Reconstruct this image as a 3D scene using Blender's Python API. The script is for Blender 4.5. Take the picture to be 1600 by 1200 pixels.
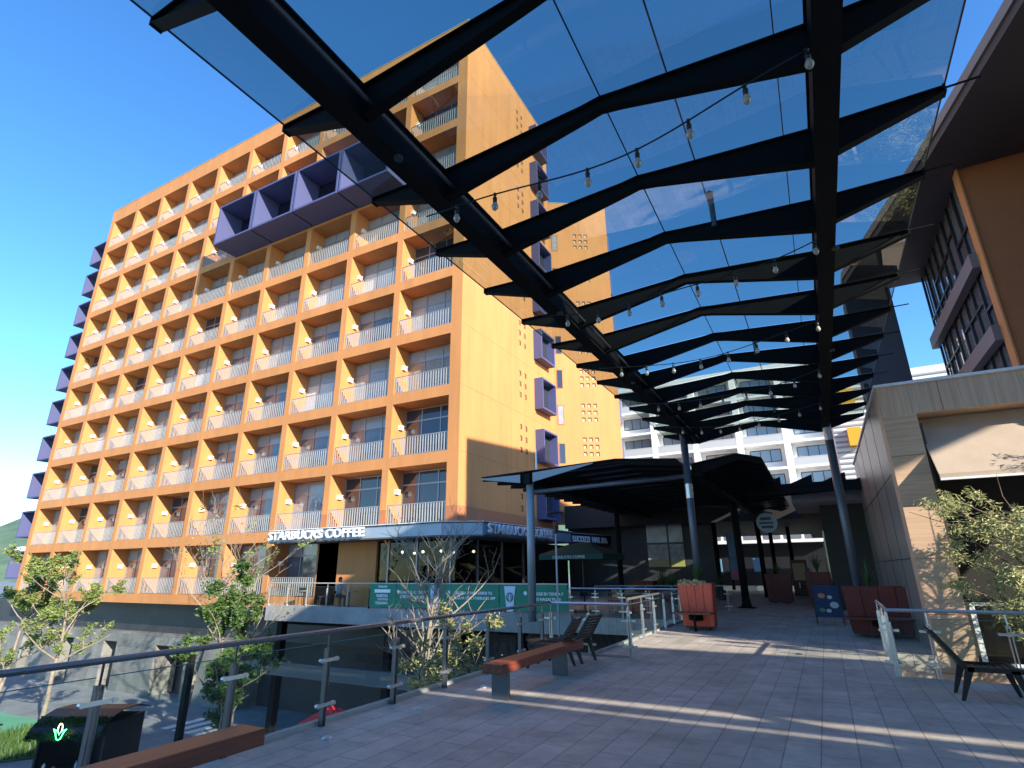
import bpy, bmesh, math, random
from mathutils import Vector, Matrix
random.seed(7)
S = bpy.context.scene
for o in list(bpy.data.objects): bpy.data.objects.remove(o)
C = S.collection

# ------------------------------------------------------------------ camera
cd = bpy.data.cameras.new('camera'); cam = bpy.data.objects.new('camera', cd); C.objects.link(cam)
yaw, pitch, roll = -0.493462, 0.326531, -0.008653
cf = Vector((math.sin(yaw)*math.cos(pitch), math.cos(yaw)*math.cos(pitch), math.sin(pitch)))
r0 = Vector((math.cos(yaw), -math.sin(yaw), 0)); u0 = r0.cross(cf)
cr = r0*math.cos(roll)+u0*math.sin(roll); cu = -r0*math.sin(roll)+u0*math.cos(roll)
M = Matrix((cr, cu, -cf)).transposed().to_4x4(); M.translation = Vector((0, 0, 1.65))
cam.matrix_world = M
cd.sensor_width = 36; cd.lens = 857.7/1600*36; cd.clip_end = 5000; cd.clip_start = 0.05
S.camera = cam

# ------------------------------------------------------------------ light
SUN = Vector((2.42, -1.0, 1.05)).normalized()            # towards the sun
w = bpy.data.worlds.new("World"); S.world = w; w.use_nodes = True
nt = w.node_tree; nt.nodes.clear()
sky = nt.nodes.new('ShaderNodeTexSky'); sky.sky_type = 'NISHITA'; sky.sun_disc = False
sky.sun_elevation = math.asin(SUN.z); sky.sun_rotation = math.atan2(SUN.x, SUN.y)
sky.altitude = 1200; sky.air_density = 1.0; sky.dust_density = 0.15; sky.ozone_density = 1.7
bg = nt.nodes.new('ShaderNodeBackground'); wo = nt.nodes.new('ShaderNodeOutputWorld')
hs = nt.nodes.new('ShaderNodeHueSaturation'); hs.inputs['Saturation'].default_value = 1.24
nt.links.new(sky.outputs[0], hs.inputs['Color']); tn = nt.nodes.new('ShaderNodeMix'); tn.data_type = 'RGBA'; tn.blend_type = 'MULTIPLY'; tn.inputs[0].default_value = 1; tn.inputs[7].default_value = (.84, .99, 1.14, 1)
nt.links.new(hs.outputs[0], tn.inputs[6]); nt.links.new(tn.outputs[2], bg.inputs[0])
bg.inputs[1].default_value = 0.15; nt.links.new(bg.outputs[0], wo.inputs[0])
sl = bpy.data.lights.new('sun', 'SUN'); sl.energy = 4.6; sl.angle = math.radians(0.5); sl.color = (1, 0.92, 0.80)
so = bpy.data.objects.new('sun', sl); C.objects.link(so); so.rotation_euler = SUN.to_track_quat('Z', 'Y').to_euler()
so.location = (30, -15, 40)
S.view_settings.view_transform = 'Standard'; S.view_settings.look = 'None'
S.view_settings.exposure = 1.25; S.view_settings.gamma = 1
S.render.engine = 'CYCLES'
S.cycles.transparent_max_bounces = 24; S.cycles.max_bounces = 8

# ------------------------------------------------------------------ materials
MATS = {}
def streaks(m, amt=.10, scale=(.9,.9,.10)):
    n = m.node_tree; p = n.nodes['Principled BSDF']; l = p.inputs['Base Color'].links
    tc = n.nodes.new('ShaderNodeTexCoord'); mp = n.nodes.new('ShaderNodeMapping'); mp.inputs['Scale'].default_value = scale
    nz = n.nodes.new('ShaderNodeTexNoise'); nz.inputs['Scale'].default_value = 1.6; nz.inputs['Detail'].default_value = 8; nz.inputs['Roughness'].default_value = .7
    mr = n.nodes.new('ShaderNodeMapRange'); mr.inputs[1].default_value = .35; mr.inputs[2].default_value = .72; mr.inputs[3].default_value = 1-amt; mr.inputs[4].default_value = 1+amt*.5
    mx = n.nodes.new('ShaderNodeMix'); mx.data_type = 'RGBA'; mx.blend_type = 'MULTIPLY'; mx.inputs[0].default_value = 1
    n.links.new(tc.outputs['Object'], mp.inputs[0]); n.links.new(mp.outputs[0], nz.inputs['Vector']); n.links.new(nz.outputs['Fac'], mr.inputs[0])
    if l: n.links.new(l[0].from_socket, mx.inputs[6])
    else: mx.inputs[6].default_value = p.inputs['Base Color'].default_value
    n.links.new(mr.outputs[0], mx.inputs[7]); n.links.new(mx.outputs[2], p.inputs['Base Color'])
def mat(name, col, rough=0.6, metal=0.0, noise=0.0, nscale=3.0, bump=0.0, bscale=40.0, spec=0.5, emit=None, es=1.0, col2=None):
    if name in MATS: return MATS[name]
    m = bpy.data.materials.new(name); m.use_nodes = True; n = m.node_tree; p = n.nodes['Principled BSDF']
    p.inputs['Base Color'].default_value = (*col, 1); p.inputs['Roughness'].default_value = rough
    p.inputs['Metallic'].default_value = metal; p.inputs['Specular IOR Level'].default_value = spec
    tc = n.nodes.new('ShaderNodeTexCoord')
    if noise or col2:
        nz = n.nodes.new('ShaderNodeTexNoise'); nz.inputs['Scale'].default_value = nscale; nz.inputs['Detail'].default_value = 6
        nz.inputs['Roughness'].default_value = 0.65
        n.links.new(tc.outputs['Object'], nz.inputs['Vector'])
        mx = n.nodes.new('ShaderNodeMix'); mx.data_type = 'RGBA'
        c2 = col2 if col2 else tuple(c*(1+noise) for c in col)
        c1 = col if col2 else tuple(c*(1-noise) for c in col)
        mx.inputs[6].default_value = (*c1, 1); mx.inputs[7].default_value = (*c2, 1)
        mr = n.nodes.new('ShaderNodeMapRange'); mr.inputs[1].default_value = .3; mr.inputs[2].default_value = .7
        n.links.new(nz.outputs['Fac'], mr.inputs[0]); n.links.new(mr.outputs[0], mx.inputs[0]); n.links.new(mx.outputs[2], p.inputs['Base Color'])
    if bump:
        b = n.nodes.new('ShaderNodeBump'); b.inputs['Strength'].default_value = bump; b.inputs['Distance'].default_value = .02
        n2 = n.nodes.new('ShaderNodeTexNoise'); n2.inputs['Scale'].default_value = bscale; n2.inputs['Detail'].default_value = 4
        n.links.new(tc.outputs['Object'], n2.inputs['Vector']); n.links.new(n2.outputs['Fac'], b.inputs['Height']); n.links.new(b.outputs[0], p.inputs['Normal'])
    if emit:
        p.inputs['Emission Color'].default_value = (*emit, 1); p.inputs['Emission Strength'].default_value = es
    MATS[name] = m; return m
def brickmat(name, c1, c2, mortar, bw, rh, ms=0.01, rough=0.7, rotz=0, axes='xy', offset=.5, noise=.25, bump=.3):
    m = bpy.data.materials.new(name); m.use_nodes = True; n = m.node_tree; p = n.nodes['Principled BSDF']
    tc = n.nodes.new('ShaderNodeTexCoord'); mp = n.nodes.new('ShaderNodeMapping'); mp.inputs['Rotation'].default_value = (0, 0, rotz)
    if axes == 'xy': n.links.new(tc.outputs['Object'], mp.inputs['Vector'])
    else:
        sx = n.nodes.new('ShaderNodeSeparateXYZ'); cb = n.nodes.new('ShaderNodeCombineXYZ')
        n.links.new(tc.outputs['Object'], sx.inputs[0]); n.links.new(sx.outputs['XYZ'.index(axes[0].upper())], cb.inputs[0]); n.links.new(sx.outputs['XYZ'.index(axes[1].upper())], cb.inputs[1])
        n.links.new(cb.outputs[0], mp.inputs['Vector'])
    b = n.nodes.new('ShaderNodeTexBrick'); b.inputs['Scale'].default_value = 1; b.inputs['Brick Width'].default_value = bw
    b.inputs['Row Height'].default_value = rh; b.inputs['Mortar Size'].default_value = ms; b.inputs['Mortar Smooth'].default_value = .2; b.offset = offset
    b.inputs['Color1'].default_value = (*c1, 1); b.inputs['Color2'].default_value = (*c2, 1); b.inputs['Mortar'].default_value = (*mortar, 1)
    b.inputs['Bias'].default_value = 0
    n.links.new(mp.outputs[0], b.inputs['Vector'])
    nz = n.nodes.new('ShaderNodeTexNoise'); nz.inputs['Scale'].default_value = 1.1; nz.inputs['Detail'].default_value = 9; nz.inputs['Roughness'].default_value = .72
    n.links.new(tc.outputs['Object'], nz.inputs['Vector'])
    mr = n.nodes.new('ShaderNodeMapRange'); mr.inputs[1].default_value = .3; mr.inputs[2].default_value = .7; mr.inputs[3].default_value = 1-noise; mr.inputs[4].default_value = 1+noise
    n.links.new(nz.outputs['Fac'], mr.inputs[0])
    mx = n.nodes.new('ShaderNodeMix'); mx.data_type = 'RGBA'; mx.blend_type = 'MULTIPLY'; mx.inputs[0].default_value = 1
    n.links.new(b.outputs['Color'], mx.inputs[6]); n.links.new(mr.outputs[0], mx.inputs[7]); n.links.new(mx.outputs[2], p.inputs['Base Color'])
    p.inputs['Roughness'].default_value = rough
    bp = n.nodes.new('ShaderNodeBump'); bp.inputs['Strength'].default_value = bump; bp.inputs['Distance'].default_value = .01
    ad = n.nodes.new('ShaderNodeMath'); ad.operation = 'SUBTRACT'
    n3 = n.nodes.new('ShaderNodeTexNoise'); n3.inputs['Scale'].default_value = 30; n3.inputs['Detail'].default_value = 5
    n.links.new(tc.outputs['Object'], n3.inputs['Vector']); n.links.new(n3.outputs['Fac'], ad.inputs[0]); n.links.new(b.outputs['Fac'], ad.inputs[1])
    n.links.new(ad.outputs[0], bp.inputs['Height']); n.links.new(bp.outputs[0], p.inputs['Normal'])
    MATS[name] = m; return m
def glassmat(name, tint, refl=1.0, rough=0.0, ior=1.5):
    m = bpy.data.materials.new(name); m.use_nodes = True; n = m.node_tree; n.nodes.clear()
    o = n.nodes.new('ShaderNodeOutputMaterial'); t = n.nodes.new('ShaderNodeBsdfTransparent'); t.inputs[0].default_value = (*tint, 1)
    g = n.nodes.new('ShaderNodeBsdfGlossy'); g.inputs['Roughness'].default_value = rough
    f = n.nodes.new('ShaderNodeFresnel'); f.inputs[0].default_value = ior
    ml = n.nodes.new('ShaderNodeMath'); ml.operation = 'MULTIPLY'; ml.inputs[1].default_value = refl
    x = n.nodes.new('ShaderNodeMixShader')
    n.links.new(f.outputs[0], ml.inputs[0]); n.links.new(ml.outputs[0], x.inputs[0]); n.links.new(t.outputs[0], x.inputs[1]); n.links.new(g.outputs[0], x.inputs[2]); n.links.new(x.outputs[0], o.inputs[0])
    MATS[name] = m; return m
def woodmat(name, c1, c2, axis='X', scale=1.0, rough=.45, gap=None):
    m = bpy.data.materials.new(name); m.use_nodes = True; n = m.node_tree; p = n.nodes['Principled BSDF']
    tc = n.nodes.new('ShaderNodeTexCoord'); mp = n.nodes.new('ShaderNodeMapping')
    sc = {'X': (.6, 14, 14), 'Y': (14, .6, 14), 'Z': (14, 14, .6)}[axis]; mp.inputs['Scale'].default_value = tuple(s*scale for s in sc)
    nz = n.nodes.new('ShaderNodeTexNoise'); nz.inputs['Scale'].default_value = 1.6; nz.inputs['Detail'].default_value = 8; nz.inputs['Distortion'].default_value = .6
    n.links.new(tc.outputs['Object'], mp.inputs[0]); n.links.new(mp.outputs[0], nz.inputs['Vector'])
    cr_ = n.nodes.new('ShaderNodeValToRGB'); cr_.color_ramp.elements[0].position = .32; cr_.color_ramp.elements[1].position = .7
    cr_.color_ramp.elements[0].color = (*c1, 1); cr_.color_ramp.elements[1].color = (*c2, 1)
    n.links.new(nz.outputs['Fac'], cr_.inputs[0]); n.links.new(cr_.outputs[0], p.inputs['Base Color']); p.inputs['Roughness'].default_value = rough
    MATS[name] = m; return m

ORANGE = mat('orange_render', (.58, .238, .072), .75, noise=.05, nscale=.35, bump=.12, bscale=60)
ORANGE2 = mat('orange_band', (.43, .15, .055), .75, noise=.05, nscale=.5)
ORANGED = mat('orange_joint', (.38, .15, .055), .8)
PURPLE = mat('purple_paint', (.072, .08, .185), .6, noise=.07, nscale=.6)
WHITE = mat('white_paint', (.8, .79, .76), .5, noise=.04, nscale=2)
OFFW = mat('off_white_render', (.80, .785, .75), .75, noise=.05, nscale=.3)
GREYB = mat('grey_balcony', (.42, .42, .42), .7)
BARS = mat('pale_metal_bars', (.38, .375, .36), .4, metal=.2, noise=.1, nscale=.8)
ALU = mat('aluminium_frame', (.33, .31, .30), .4, metal=.5)
STEEL = mat('dark_steel', (.010, .010, .010), .65, spec=.1, noise=.15, nscale=2, bump=.05)
POST = mat('grey_post_paint', (.10, .115, .135), .38, metal=.3, noise=.1, nscale=2.0)
INOX = mat('stainless_steel', (.62, .61, .59), .34, metal=.85, noise=.08, nscale=5)
BLACK = mat('black_metal', (.012, .012, .014), .4, noise=.1)
DGLASS = mat('dark_window_glass', (.03, .035, .042), .03, spec=.9)
CURT = [mat('window_dark', (.035, .04, .05), .05, spec=.9), mat('window_curtain', (.30, .29, .28), .12, noise=.2, nscale=4, spec=.8), mat('window_half', (.12,.13,.15), .06, noise=.35, nscale=1.5, spec=.9), mat('window_white_curtain', (.5,.49,.47), .25, noise=.12, nscale=9, spec=.6), mat('window_beige_curtain', (.26,.20,.15), .15, noise=.25, nscale=6, spec=.7)]
PANELG = mat('opaque_glass_panel', (.30, .31, .33), .12, spec=.8)
CONC = mat('concrete', (.30, .30, .29), .8, noise=.18, nscale=1.3, bump=.2, bscale=25)
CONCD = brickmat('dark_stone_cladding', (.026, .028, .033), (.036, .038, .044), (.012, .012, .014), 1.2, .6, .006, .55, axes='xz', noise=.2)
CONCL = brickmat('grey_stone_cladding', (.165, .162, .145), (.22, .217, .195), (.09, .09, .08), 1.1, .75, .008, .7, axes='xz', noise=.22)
PAVE = brickmat('deck_pavers', (.45, .395, .325), (.555, .485, .405), (.24, .21, .18), .82, .31, .006, .68, rotz=math.radians(90), noise=.20, bump=.35)
PLAZA = brickmat('plaza_tiles', (.26, .26, .26), (.33, .33, .32), (.12, .12, .12), .6, .6, .008, .7, noise=.2)
STREET = mat('street_paving', (.22, .23, .235), .8, noise=.25, nscale=.7, bump=.2, bscale=20)
GREENL = mat('green_surface_paint', (.12, .36, .21), .75, noise=.15, nscale=.9)
GRASS = mat('grass_ground', (.03, .07, .018), .9, noise=.4, nscale=2, bump=.6, bscale=30)
REDW = woodmat('red_painted_wood', (.58, .06, .03), (.85, .13, .06), 'Z', .7, .42)  # sunlight on the first planter is put into this brighter red
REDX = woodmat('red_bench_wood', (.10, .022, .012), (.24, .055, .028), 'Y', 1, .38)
REDD = mat('red_dark_paint', (.12, .012, .009), .5, noise=.2, nscale=3)  # darker copy of the red, with the walkway's shade in the colour
PWOOD = woodmat('pale_wood_cladding', (.50, .315, .195), (.66, .445, .285), 'X', .8, .55)
PWOODV = woodmat('pale_wood_cladding_upright', (.50, .33, .21), (.68, .47, .31), 'Z', .8, .55)
PANEL = mat('grey_metal_panel', (.34, .30, .255), .35, metal=.45, noise=.08, nscale=1)
AWN = mat('beige_awning_fabric', (.44, .345, .26), .9, noise=.08, nscale=2)
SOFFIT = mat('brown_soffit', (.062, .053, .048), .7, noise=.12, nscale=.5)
SLAB = mat('blue_grey_fascia', (.30, .36, .42), .4, metal=.2, noise=.08, nscale=1)
GREENB = mat('green_banner', (.0, .20, .11), .55, noise=.12, nscale=2)
GREENU = mat('green_umbrella_fabric', (.008, .05, .032), .8)
TEXTW = mat('white_lettering', (.85, .85, .85), .5)
TEXTG = mat('grey_lettering', (.45, .43, .42), .6)
PHONE = mat('pale_blue_print', (.50, .60, .72), .5)
BARK = mat('pale_bark', (.27, .22, .165), .9, noise=.3, nscale=6)
BARKD = mat('brown_bark', (.13, .09, .06), .9, noise=.3, nscale=6)
def leafmat(name, a, b):
    m = mat(name, a, .55, nscale=1.3, col2=b); 
    return m
LEAF1 = leafmat('leaf_green', (.07, .13, .025), (.24, .27, .07))
LEAF2 = leafmat('leaf_dark_green', (.03, .075, .018), (.09, .15, .03))
LEAF3 = leafmat('leaf_yellow_green', (.20, .20, .06), (.42, .38, .15))
LEAF4 = leafmat('leaf_willow', (.20, .22, .07), (.42, .40, .16))
HILL = mat('hill_cover', (.05, .12, .06), .95, nscale=.02, col2=(.14, .20, .11))
streaks(ORANGE, .13); streaks(OFFW, .08); streaks(PAVE, .22, (.8,.8,.8)); streaks(PAVE, .16, (3.5,3.5,3.5)); streaks(CONCL, .2)
RAILG = glassmat('clear_rail_glass', (.80, .88, .86), .9)
ROOFG = glassmat('tinted_roof_glass', (.50, .60, .58), .2)
BULBG = glassmat('bulb_glass', (.85, .82, .7), 2.0)

# ------------------------------------------------------------------ helpers
class MB:
    def __init__(s): s.v = []; s.f = []; s.m = []; s.mi = 0
    def add(s, vs, fs):
        n = len(s.v); s.v += [tuple(v) for v in vs]; s.f += [tuple(i+n for i in f) for f in fs]; s.m += [s.mi]*len(fs); return s
    def box(s, x0, x1, y0, y1, z0, z1):
        if x0 > x1: x0, x1 = x1, x0
        if y0 > y1: y0, y1 = y1, y0
        if z0 > z1: z0, z1 = z1, z0
        return s.add([(x0,y0,z0),(x1,y0,z0),(x1,y1,z0),(x0,y1,z0),(x0,y0,z1),(x1,y0,z1),(x1,y1,z1),(x0,y1,z1)],
                     [(0,3,2,1),(4,5,6,7),(0,1,5,4),(1,2,6,5),(2,3,7,6),(3,0,4,7)])
    def hexa(s, b, t):
        return s.add(list(b)+list(t), [(0,3,2,1),(4,5,6,7),(0,1,5,4),(1,2,6,5),(2,3,7,6),(3,0,4,7)])
    def quad(s, *p): return s.add(p, [tuple(range(len(p)))])
    def prism(s, poly, z0, z1):                      # poly in xy (ccw), extruded in z
        n = len(poly)
        return s.add([(x,y,z0) for x,y in poly]+[(x,y,z1) for x,y in poly], [tuple(reversed(range(n))), tuple(range(n,2*n))]+[(i,(i+1)%n,n+(i+1)%n,n+i) for i in range(n)])
    def prism_y(s, poly, y0, y1):                    # poly in xz
        n = len(poly)
        return s.add([(x,y0,z) for x,z in poly]+[(x,y1,z) for x,z in poly], [tuple(range(n)), tuple(reversed(range(n,2*n)))]+[(i,n+i,n+(i+1)%n,(i+1)%n) for i in range(n)])
    def prism_x(s, poly, x0, x1):                    # poly in yz
        n = len(poly)
        return s.add([(x0,y,z) for y,z in poly]+[(x1,y,z) for y,z in poly], [tuple(reversed(range(n))), tuple(range(n,2*n))]+[(i,(i+1)%n,n+(i+1)%n,n+i) for i in range(n)])
    def tube(s, pts, rad, n=8, cap=True):
        pts = [Vector(p) for p in pts]; k = len(pts)
        if not hasattr(rad, '__len__'): rad = [rad]*k
        base = len(s.v); prev = None
        for i, p in enumerate(pts):
            d = (pts[min(i+1,k-1)]-pts[max(i-1,0)]).normalized()
            if prev is None:
                a = Vector((0,0,1)) if abs(d.z) < .9 else Vector((1,0,0)); u = d.cross(a).normalized()
            else:
                u = prev-d*prev.dot(d)
                u = u.normalized() if u.length > 1e-6 else d.orthogonal().normalized()
            prev = u; v = d.cross(u)
            for j in range(n):
                t = 2*math.pi*j/n; s.v.append(tuple(p+(u*math.cos(t)+v*math.sin(t))*rad[i]))
        for i in range(k-1):
            for j in range(n):
                s.f.append((base+i*n+j, base+i*n+(j+1)%n, base+(i+1)*n+(j+1)%n, base+(i+1)*n+j)); s.m.append(s.mi)
        if cap:
            s.f.append(tuple(base+j for j in reversed(range(n)))); s.m.append(s.mi)
            s.f.append(tuple(base+(k-1)*n+j for j in range(n))); s.m.append(s.mi)
        return s
    def lathe(s, prof, c=(0,0,0), n=12):             # prof: [(r,z)]
        base = len(s.v)
        for r, z in prof:
            for j in range(n):
                t = 2*math.pi*j/n; s.v.append((c[0]+r*math.cos(t), c[1]+r*math.sin(t), c[2]+z))
        for i in range(len(prof)-1):
            for j in range(n):
                s.f.append((base+i*n+j, base+i*n+(j+1)%n, base+(i+1)*n+(j+1)%n, base+(i+1)*n+j)); s.m.append(s.mi)
        return s
    def build(s, name, m, parent=None, smooth=False, bevel=0, loc=None):
        me = bpy.data.meshes.new(name)
        vs = s.v
        me.from_pydata(vs, [], s.f)
        ms = m if isinstance(m, (list, tuple)) else [m]
        for x in ms: me.materials.append(x)
        if len(ms) > 1: me.polygons.foreach_set('material_index', s.m)
        if smooth: me.polygons.foreach_set('use_smooth', [True]*len(me.polygons))
        me.update()
        o = bpy.data.objects.new(name, me); C.objects.link(o)
        if parent: o.parent = parent
        if loc: o.location = loc
        if bevel:
            b = o.modifiers.new('bevel', 'BEVEL'); b.width = bevel; b.segments = 2; b.limit_method = 'ANGLE'
        return o
def tag(o, label, cat, group=None):
    o['label'] = label; o['category'] = cat
    if group: o['group'] = group
    return o
def thing(name, label, cat, loc=(0,0,0), rz=0, group=None):
    o = bpy.data.objects.new(name, None); C.objects.link(o); o.location = loc; o.rotation_euler = (0,0,rz); o.empty_display_size = .3
    return tag(o, label, cat, group)
def struct(o): o['kind'] = 'structure'; return o
def dup(root, loc, rz=None, label=None, scale=None):
    r = root.copy(); C.objects.link(r); r.location = loc
    if rz is not None: r.rotation_euler = (0,0,rz)
    if scale: r.scale = (scale,)*3 if not hasattr(scale,'__len__') else scale
    if label: r['label'] = label
    for ch in list(root.children):
        c = ch.copy(); C.objects.link(c); c.parent = r
        for g in list(ch.children):
            d = g.copy(); C.objects.link(d); d.parent = c
    return r
def inst(src, loc, parent, rz=0):
    c = src.copy(); C.objects.link(c); c.parent = parent; c.location = loc; c.rotation_euler = (0,0,rz); return c
def text(s, name, m, parent, loc, rot, size, depth=.02, bold=.0, align='LEFT', sx=1.0):
    cu_ = bpy.data.curves.new(name, 'FONT'); cu_.body = s; cu_.size = size; cu_.extrude = depth/2; cu_.offset = bold; cu_.align_x = align
    cu_.resolution_u = 3
    t = bpy.data.objects.new(name, cu_); C.objects.link(t)
    dg = bpy.context.evaluated_depsgraph_get(); me = bpy.data.meshes.new_from_object(t.evaluated_get(dg)); bpy.data.objects.remove(t)
    o = bpy.data.objects.new(name, me); C.objects.link(o); me.materials.clear(); me.materials.append(m)
    o.location = loc; o.rotation_euler = rot; o.scale = (sx, 1, 1); o.parent = parent
    return o
R90 = math.pi/2

# ================================================================== SETTING
G = -5.7
m = MB(); m.quad((-1500,-300,G),(1500,-300,G),(1500,2500,G),(-1500,2500,G)); struct(m.build('street_ground', STREET))
# deck / plaza (slab 0.5 m thick)
m = MB()
m.prism([(-5.32,-12),(8,-12),(8,11.48),(.78,11.48),(.78,14.3),(1.64,14.3),(1.64,48),(-12.2,48),(-15.0,36),(-24.9,36),(-24.9,20.36),(-4.38,20.36),(-4.38,11.48),(-5.32,11.48)], -.55, 0)
struct(m.build('deck', PAVE))
m = MB(); m.box(-25.0,-8.5,20.30,20.355,-.62,.1); m.box(-25,-8.5,20.22,20.30,-.62,.06); struct(m.build('terrace_edge', CONC))
m = MB(); m.box(-5.40,-5.325,-12,11.48,-.7,.05); m.box(-4.46,-4.385,11.56,20.3,-.7,.05); m.box(-5.40,-3.6,11.485,11.555,-.7,.04); struct(m.build('deck_kerb', CONC))
# green cycle surface, lawn, walk
m = MB(); m.prism([(-60,2),(-26,2),(-32.6,13.4),(-34.2,15.6),(-34.9,17.6),(-41,17.2),(-60,17.2)], G+.004, G+.012); struct(m.build('green_path', GREENL))
m = MB(); m.prism([(-36.6,12.2),(-31.8,12.2),(-29.6,15.2),(-31.5,16.8),(-35.2,16.2)], G+.02, G+.08); struct(m.build('lawn_bed', GRASS))
m = MB()
for i in range(10): m.box(-30.5+i*.9,-30.0+i*.9,19.3,21.5,G+.004,G+.01)
struct(m.build('crossing_stripes', WHITE))
# ground cover (grass tufts in the bed)
m = MB()
for i in range(2600):
    x = random.uniform(-36.2,-29.9); y = random.uniform(12.4,16.4)
    if y > 15.2 + (x+29.6)*-.3 or x > -31.8+ (y-12.2)*.7: continue
    h = random.uniform(.15,.45); a = random.uniform(0,6.28); dx, dy = math.cos(a)*.04, math.sin(a)*.04
    m.add([(x-dx,y-dy,G+.06),(x+dx,y+dy,G+.06),(x+random.uniform(-.12,.12),y+random.uniform(-.12,.12),G+.06+h)], [(0,1,2)])
o = m.build('grass_clumps', LEAF2); o['kind'] = 'stuff'
# hill
m = MB(); n = 60; rows = 8
hv = []
for j in range(rows+1):
    for i in range(n+1):
        a = math.radians(-100+i*110/n); t = j/rows; d = 1500-650*(1-t)
        h = (125+45*math.sin(i*.33+1.0)+20*math.sin(i*1.1)+7*math.sin(i*2.9+j))*t**.8-10+6*math.sin(i*1.9+j*2.1)
        hv.append((math.sin(a)*d, math.cos(a)*d, h+G))
m.add(hv, [(j*(n+1)+i, j*(n+1)+i+1, (j+1)*(n+1)+i+1, (j+1)*(n+1)+i) for j in range(rows) for i in range(n)])
struct(m.build('hill', HILL, smooth=True))

# ================================================================== ORANGE HOTEL
XR, XL, YF, YB = -15.15, -57.95, 22.5, 34.5
hotel = thing('hotel_building', 'tall orange hotel block with a ten by ten grid of recessed balconies', 'building', (-36, 28, 0))
def H(o): o.parent = hotel; o.location = -hotel.location; return o
ops = [(-19.60,-15.85)] + [(-15.85-4.19*k-3.74, -15.85-4.19*k) for k in range(1,10)]      # opening x ranges, k=0 right
flo = [3.89+3.53*(9-r) for r in range(1,11)]                                             # rows 1..10
ZT = 36.56; OH = 2.93; ND = 1.25
m = MB()
def keep(r, k): return not (r == 10 and k < 2)
for r in range(1, 11):
    b = flo[r-1]; t = b+OH
    topz = flo[r-2] if r > 1 else ZT
    x1 = XR
    if r == 10: x1 = ops[1][1]+.0
    m.box(XL, x1, YF, YF+ND, t, topz)                                                     # slab above the row
    lo = b if r < 10 else -.22
    if r == 10: m.box(XL, x1, YF, YF+ND, -.22, b)
    kmin = 0 if r < 10 else 2
    xs = [XR if r < 10 else ops[1][1]] if r < 10 else [ops[1][1]]
    prev = XR if r < 10 else ops[1][1]
    for k in range(kmin, 10):
        m.box(ops[k][1], prev, YF, YF+ND, b, t); prev = ops[k][0]
    m.box(XL, prev, YF, YF+ND, b, t)
m.box(XL, XR, YF+ND, YB, 3.9, ZT-1.0); m.box(XL, -24.1, YF+ND, YB, -.22, 3.9)
m.box(XL, XR, YF+ND, YF+ND+.3, ZT-1.0, ZT-.002); m.box(XR-.3, XR, YF+ND+.3, YB, ZT-1, ZT-.002); m.box(XL, XL+.3, YF+ND+.3, YB, ZT-1, ZT-.002)
m.box(XL+.3, XR-.3, YB-.3, YB, ZT-1, ZT-.002)
H(m.build('wall', ORANGE))
m = MB()
for i in range(9): m.box(XR-.01, XR+.003, YF+.002, YB, 7.35+3.53*i-.012, 7.35+3.53*i+.012)
m.box(XR-.01, XR+.003, 28.0, 28.02, 4.7, 36)
H(m.build('render_joint', ORANGED))
for bx in ((XR-.01, XR+.004, YF-.002, YB+.004, 3.72, 4.65), (-15.85, XR-.012, YF-.004, YF+.01, 3.9, 4.65), (ops[1][1], ops[0][0], YF-.004, YF+.01, 3.9, 4.65), (ops[2][1], ops[1][0], YF-.004, YF+.01, 3.9, 4.65)):
    H(MB().box(*bx).build('base_band', ORANGE2))
m = MB(); m.box(XL-.03, XR+.03, YF-.03, YF+.35, ZT, ZT+.05); m.box(XR-.32, XR+.03, YF+.35, YB, ZT, ZT+.05); H(m.build('coping', mat('coping_metal', (.45,.40,.33), .5)))
# square holes in the side face, three rows of two per floor (flat plates, the holes' shade painted dark)
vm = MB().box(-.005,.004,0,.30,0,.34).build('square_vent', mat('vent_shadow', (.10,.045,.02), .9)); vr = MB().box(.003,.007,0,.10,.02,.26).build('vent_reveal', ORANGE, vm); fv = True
for r in range(1, 10):
    for j in range(3):
        for y in (29.15, 29.85):
            p = Vector((XR, y, flo[r-1]+1.0+.72*j))-hotel.location
            if fv: vm.parent = hotel; vm.location = p; fv = False
            else: c = inst(vm, p, hotel); d = vr.copy(); C.objects.link(d); d.parent = c
# balcony window + railing + lamp prototypes
def win_parts(w):
    f = MB(); z0, z1 = .05, 2.88
    f.box(0,w,0,.06,z0,z0+.06); f.box(0,w,0,.06,z1-.07,z1); f.box(0,w,-.01,.06,2.12,2.20)
    for x in (0, w*.30, w*.64, w-.06): f.box(x, x+.06, -.015, .06, z0+.06, z1-.07)
    g = MB(); g.box(.06, w-.06, .02, .04, z0+.06, 2.12)
    t = MB(); t.box(.06, w-.06, .02, .045, 2.20, z1-.07)
    return f, g, t
def rail_parts(w):
    f = MB(); n = 22
    for i in range(n):
        x = .09+i*(w-.18)/(n-1); f.box(x-.028, x+.028, -.012, .012, .06, .97)
    t = MB(); t.box(.02,w-.02,-.02,.02,.97,1.01); t.box(.02,w-.02,-.015,.015,.03,.06); t.box(.02,.05,-.02,.02,.0,.97); t.box(w-.05,w-.02,-.02,.02,.0,.97)
    return f, t
protos = {}
def proto(key, fn):
    if key not in protos: protos[key] = fn()
    return protos[key]
lampm = MB(); lampm.box(0,.16,-.14,.14,-.12,.10); lampm.box(-.001,.19,-.16,.16,.10,.13); lampmesh = None
first = {}
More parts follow.
